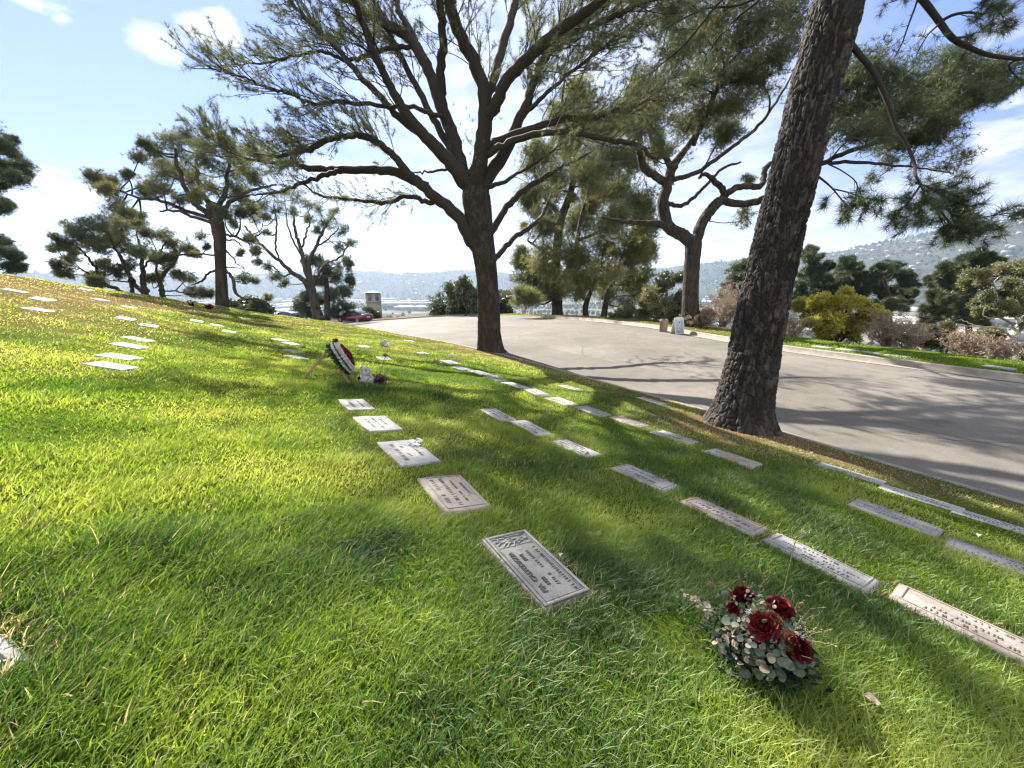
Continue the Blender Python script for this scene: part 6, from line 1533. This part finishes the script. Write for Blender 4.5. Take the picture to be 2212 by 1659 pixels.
# ------------------------------------------------------------------ parked cars
m_glass = solid('car_glass', (.03, .035, .04), .08, .05, 3, spec=.8); m_tyre = solid('tyre', (.02, .02, .02), .85); m_alloy = solid('alloy_rim', (.55, .55, .56), .35, .05, 5, metal=.7)
m_lamp = solid('tail_lamp', (.30, .01, .01), .2, spec=.7); m_head = solid('head_lamp', (.7, .72, .74), .15, spec=.8); m_trim = solid('black_trim', (.02, .02, .022), .5)
def car(name, loc, rz, label, paint, sedan=True, pitch=0.0):
    root = empty(name, tuple(loc), 0, label, 'car'); root.rotation_euler = (0, pitch, rz)
    L, W_ = (4.7, 1.86) if sedan else (4.8, 1.95)
    # stations from nose (+x) to tail: (x, sill z, shoulder z, half width)
    if sedan: st_ = [(2.35, .42, .56, .60), (2.28, .28, .66, .76), (2.0, .22, .76, .86), (1.5, .2, .85, .92), (.9, .2, .92, .93), (0, .2, .96, .93), (-.9, .2, 1.0, .93), (-1.6, .2, 1.04, .92), (-2.1, .26, 1.06, .86), (-2.3, .36, 1.0, .78), (-2.35, .46, .86, .70)]
    else: st_ = [(2.4, .45, .75, .66), (2.3, .3, .92, .82), (1.9, .26, 1.02, .93), (1.2, .26, 1.08, .97), (0, .26, 1.10, .97), (-1.2, .26, 1.12, .97), (-2.0, .3, 1.12, .93), (-2.3, .36, 1.08, .86), (-2.38, .46, .95, .78)]
    V = []
    for x, z0, z1, hw in st_:
        zm = (z0 + z1) / 2
        V.append([(x, -hw * .86, z0), (x, -hw * .98, z0 + .12), (x, -hw, zm), (x, -hw * .97, z1 - .07), (x, -hw * .86, z1), (x, 0, z1 + .03), (x, hw * .86, z1), (x, hw * .97, z1 - .07), (x, hw, zm), (x, hw * .98, z0 + .12), (x, hw * .86, z0), (x, 0, z0), (x, -hw * .86, z0)])
    g = MB(); g.grid(np.array(V)); V = np.array(V); 
    g.add(V[0][:-1], None, [(0, i, i + 1) for i in range(1, 11)]); g.add(V[-1][:-1], None, [(0, i + 1, i) for i in range(1, 11)])
    g.build('body', paint, root, True)
    cab = [(1.15, .93, .93, .80), (.45, .95, 1.33, .70), (-.1, .96, 1.43, .66), (-.7, .98, 1.42, .66), (-1.4, 1.0, 1.27, .68), (-2.0, 1.05, 1.08, .74)] if sedan else [(1.1, 1.05, 1.08, .84), (.55, 1.08, 1.5, .76), (0, 1.09, 1.66, .74), (-1.4, 1.1, 1.68, .74), (-2.0, 1.1, 1.55, .74), (-2.28, 1.08, 1.12, .8)]
    V = np.array([[(x, -hw - .1, z0), (x, -hw, z1), (x, 0, z1 + .05 * (z1 - z0)), (x, hw, z1), (x, hw + .1, z0)] for x, z0, z1, hw in cab])
    g = MB(); g.grid(V); g.build('windows', m_glass, root, True)
    g = MB(); V2 = V[1:-1, 1:4].copy(); V2[..., 2] += .012; g.grid(V2)
    for sg in (0, 4):
        for k in range(len(cab) - 1):
            a, b = V[k, 1 if sg == 0 else 3], V[k + 1, 1 if sg == 0 else 3]; g.tube(np.array([a, b]), .022, 6)
        for k in (2,): g.tube(np.array([V[k, sg], V[k, 1 if sg == 0 else 3]]), .03, 6)
    g.build('roof', m_glass if sedan else paint, root, True) if sedan else g.build('roof', paint, root, True)
    R0 = .335 if sedan else .37
    for x in (1.45, -1.42):
        for sg in (-1, 1):
            M_ = np.array(Matrix.Rotation(R(90), 3, 'X')); y = sg * (W_ / 2 - .10)
            g = MB(); g.lathe([(R0 * .66, -.1), (R0 * .92, -.11), (R0, -.07), (R0, .07), (R0 * .92, .11), (R0 * .66, .1)], 26, (x, y, R0), M_); tw = g.build('wheel', m_tyre, root, True)
            g = MB(); yy = y + sg * .085; g.lathe([(0.0, -.01), (R0 * .18, -.012), (R0 * .2, 0)], 16, (x, yy, R0), M_)
            for k in range(10):
                a = k * .628; d = np.array([math.cos(a), 0, math.sin(a)]); g.box(np.array([x, yy, R0]) + d * R0 * .42, (R0 * .5, .02, .04), np.stack([d, [0, 1, 0], np.cross(d, [0, 1, 0])], -1))
            g.lathe([(R0 * .62, -.015), (R0 * .70, -.02), (R0 * .70, .02), (R0 * .62, .015)], 26, (x, yy, R0), M_); g.build('rim', m_alloy, tw)
    zt = .86 if sedan else .98
    for sg in (-1, 1):
        g = MB(); g.box((-2.27, sg * .62, zt), (.14, .32, .11), bevel=.03); g.build('tail_light', m_lamp, root)
        g = MB(); g.box((2.17, sg * .62, zt - .2), (.22, .26, .11), bevel=.03); g.build('headlight', m_head, root)
        g = MB(); g.box((.85, sg * 1.0, 1.0), (.14, .18, .12), bevel=.04); g.build('wing_mirror', paint, root)
    g = MB(); g.box((-2.31, 0, .42), (.10, 1.3, .16), bevel=.03); g.build('rear_bumper', m_trim, root)
    g = MB(); g.box((-2.345, 0, .72), (.02, .5, .12), bevel=.005); g.build('number_plate', m_head, root)
    for sg in (-1, 1):
        g = MB()
        for x in (.35, -.75): g.box((x, sg * .935, .82), (.18, .02, .03), bevel=.008)
        for x in (.95, -.1, -1.15): g.box((x, sg * .925, .62), (.012, .018, .55))
        g.box((0, sg * .93, .235), (2.4, .03, .07), bevel=.01)
        g.build('door_trim', m_trim, root)
    return root
m_carred = solid('dark_red_paint', (0.105, 0.005, 0.010), .22, .05, 2, spec=.6, coat=.6); m_carblk = solid('black_paint', (0.011, 0.012, 0.016), .2, .05, 2, spec=.6, coat=.6)
p = ray(766, 694) * 47.5; p[2] = drop(p[0], p[1]); hd = math.atan2(.42, -.90)
print('car at', p)
car('parked_car', p, hd, 'dark red sedan parked along the far kerb at the bend of the road', m_carred)
q = np.array([-29.5, 51.0, 0]); q[2] = drop(q[0], q[1]); print('suv', q)
car('parked_car', q, hd, 'black car half hidden behind the brow of the lawn, left of the red sedan', m_carblk, False)

# ------------------------------------------------------------------ buildings in the valley
m_wall = tintmat('pale_wall', [(0, (.16, .145, .125)), (.5, (.22, .21, .19)), (1, (.28, .27, .255))], .9); m_roofw = tintmat('white_roof', [(0, (.22, .22, .215)), (.6, (.30, .30, .295)), (1, (.36, .36, .355))], .8)
m_win = solid('dark_window', (.06, .07, .08), .3); m_tile = solid('tile_roof', (.30, .20, .15), .9, .2, .5); m_bwall = solid('stone_tower', (.20, .18, .14), .9, .1, .6)
def building(name, x, y, z, sx_, sy_, h, rz, label, group, roof='flat', tint=.5, windows=True, parts=True):
    root = empty(name, (x, y, z), rz, label, 'building', group)
    g = MB(); g.box((0, 0, h / 2), (sx_, sy_, h), tint=tint); g.build('wall', m_wall, root)
    g = MB()
    if roof == 'flat':
        g.box((0, 0, h + .25), (sx_ + .6, sy_ + .6, .5), tint=min(1, tint + .3))
        for k in range(3): g.box((rng.uniform(-.35, .35) * sx_, rng.uniform(-.3, .3) * sy_, h + 1.0), (sx_ * .06, sy_ * .09, 1.2), tint=.2)
        g.build('roof', m_roofw, root)
    else:
        a, b = sx_ / 2 + .5, sy_ / 2 + .5; g.add([(-a, -b, h), (a, -b, h), (a, b, h), (-a, b, h), (-a * .6, 0, h + .32 * sy_), (a * .6, 0, h + .32 * sy_)], [(0, 1, 5, 4), (2, 3, 4, 5)], [(1, 2, 5), (3, 0, 4)]); g.build('roof', m_tile, root)
    if windows:
        nw = 5
        for k in range(nw):
            g = MB(); g.box(((k + .5) / nw * sx_ - sx_ / 2, -(sy_ / 2 + .03), .55 * h), (sx_ / nw * .5, .12, h * .3)); g.build('window', m_win, root)
    return root
def polar(px, r): d = ray(px, 640); az = math.atan2(d[0], d[1]); return r * math.sin(az), r * math.cos(az)
specials = [(880, 1500, 190, 60, 14, 'long white roofed warehouse in the valley left of the spreading pine', .8), (905, 1280, 150, 55, 11, 'wide pale warehouse in the valley nearest the road bend', .7), (850, 1700, 120, 50, 13, 'white warehouse in the valley directly above the red car roof line', .7),
            (1545, 700, 60, 40, 16, 'pale blue glass fronted building seen right of the umbrella pine trunk', .9), (2020, 800, 90, 50, 10, 'low white shed between the dark pines on the right', .8), (2045, 520, 60, 36, 9, 'pale roofed hall low between the dark pines on the right', .6)]
for px, r, a, b, h, lb, ti in specials:
    x, y = polar(px, r); building('warehouse', x, y, VZ, a, b, h, math.atan2(-x, y) * -1 * .0 + rng.uniform(-.25, .25), lb, None, 'flat', ti)
proto_b = [building('warehouse', 0, 0, 0, a, b, h, 0, 'pale flat roofed building on the hazy valley floor', 'flat roofed buildings on the valley floor', 'flat', ti, False) for a, b, h, ti in ((90, 40, 9, .7), (60, 34, 8, .5), (44, 30, 12, .9), (120, 50, 10, .8), (34, 22, 14, .4))]
used = [False] * 5
def dup_tree(o, loc, rz, s_=1.0):
    c = o.copy(); COL.objects.link(c); c.location = loc; c.rotation_euler = (0, 0, rz); c.scale = (s_,) * 3
    for ch in list(o.children): d = ch.copy(); COL.objects.link(d); d.parent = c
    return c
spots = []
for q in range(110):
    px = rng.choice([rng.uniform(520, 1110), rng.uniform(1400, 1720), rng.uniform(1980, 2212), rng.uniform(420, 640)]); r = rng.uniform(780, 2350)
    x, y = polar(px, r); spots.append((x, y))
for q, (x, y) in enumerate(spots):
    k = q % 5; rz = rng.choice([0, .12, -.1, math.pi / 2]) + rng.normal(0, .06)
    if not used[k]: used[k] = True; proto_b[k].location = (x, y, VZ); proto_b[k].rotation_euler = (0, 0, rz)
    else: dup_tree(proto_b[k], (x, y, VZ), rz, rng.uniform(.7, 1.25))
proto_h = [building('house', 0, 0, 0, a, b, h, 0, 'small pale house among trees on the far hillside', 'houses on the far hills', rf, ti, False) for a, b, h, rf, ti in ((14, 10, 6, 'hip', .9), (18, 11, 8, 'flat', 1.0), (11, 9, 5, 'hip', .7))]
used = [False] * 3; n_h = 0
while n_h < 160:
    az = R(rng.choice([rng.uniform(-36, 2), rng.uniform(18, 36), rng.uniform(33, 55), rng.uniform(36, 54)])); r = rng.uniform(1500, 3200); z = float(far_z(np.array(az), np.array(r)))
    if z < VZ + 8 or vnoise(np.array(r / 260), np.array(az * 14), 88) + .35 * rng.random() < .62: continue
    x, y = r * math.sin(az), r * math.cos(az); k = n_h % 3; n_h += 1; rz = rng.uniform(0, 3.14)
    if not used[k]: used[k] = True; proto_h[k].location = (x, y, z + 3); proto_h[k].rotation_euler = (0, 0, rz)
    else: dup_tree(proto_h[k], (x, y, z + 3), rz, rng.uniform(.7, 1.35))
# the old stone tower behind the red car
x, y = polar(806, 150); root = empty('stone_tower', (x, y, -22), R(20), 'tan stone tower with arched openings behind the red car', 'tower')
zt = at_y(806, 632, y)[2]; hh = zt + 22
g = MB(); g.box((0, 0, hh / 2), (5, 5, hh)); g.box((0, 0, hh - 3.2), (5.5, 5.5, .4)); g.build('wall', m_bwall, root)
g = MB(); g.add([(-2.9, -2.9, hh), (2.9, -2.9, hh), (2.9, 2.9, hh), (-2.9, 2.9, hh), (0, 0, hh + .7)], None, [(0, 1, 4), (1, 2, 4), (2, 3, 4), (3, 0, 4)]); g.build('roof', m_bwall, root)
for sx_ in (-1.2, 1.2):
    for (ax, sg) in ((0, -1), (1, 1), (1, -1)):
        g = MB(); c = (sx_, sg * 2.51, hh - 1.6) if ax == 0 else (sg * 2.51, sx_, hh - 1.6); g.box(c, (1.1, .1, 2.2) if ax == 0 else (.1, 1.1, 2.2)); g.build('window', m_win, root)
# hazy office towers on the skyline at right
for k, (px, w_, top) in enumerate([(1802, 40, 541), (1812, 34, 536), (1822, 44, 538), (1834, 36, 535), (1842, 30, 543)]):
    r = 4700; x, y = polar(px, r); zt = at_y(px, top, y)[2]
    root = empty('office_tower', (x, y, VZ), 0, 'faint office tower on the skyline right of the leaning trunk', 'building', 'faint office towers on the skyline'); g = MB(); hh = zt - VZ
    g.box((0, 0, hh / 2), (w_, w_, hh)); g.box((0, 0, hh + 3), (w_ * .6, w_ * .6, 6)); g.build('wall', m_wall, root)


for o in bpy.data.objects:
    if len(str(o.get('label', '')).split()) > 16: print('LONG', o.name, o['label'])
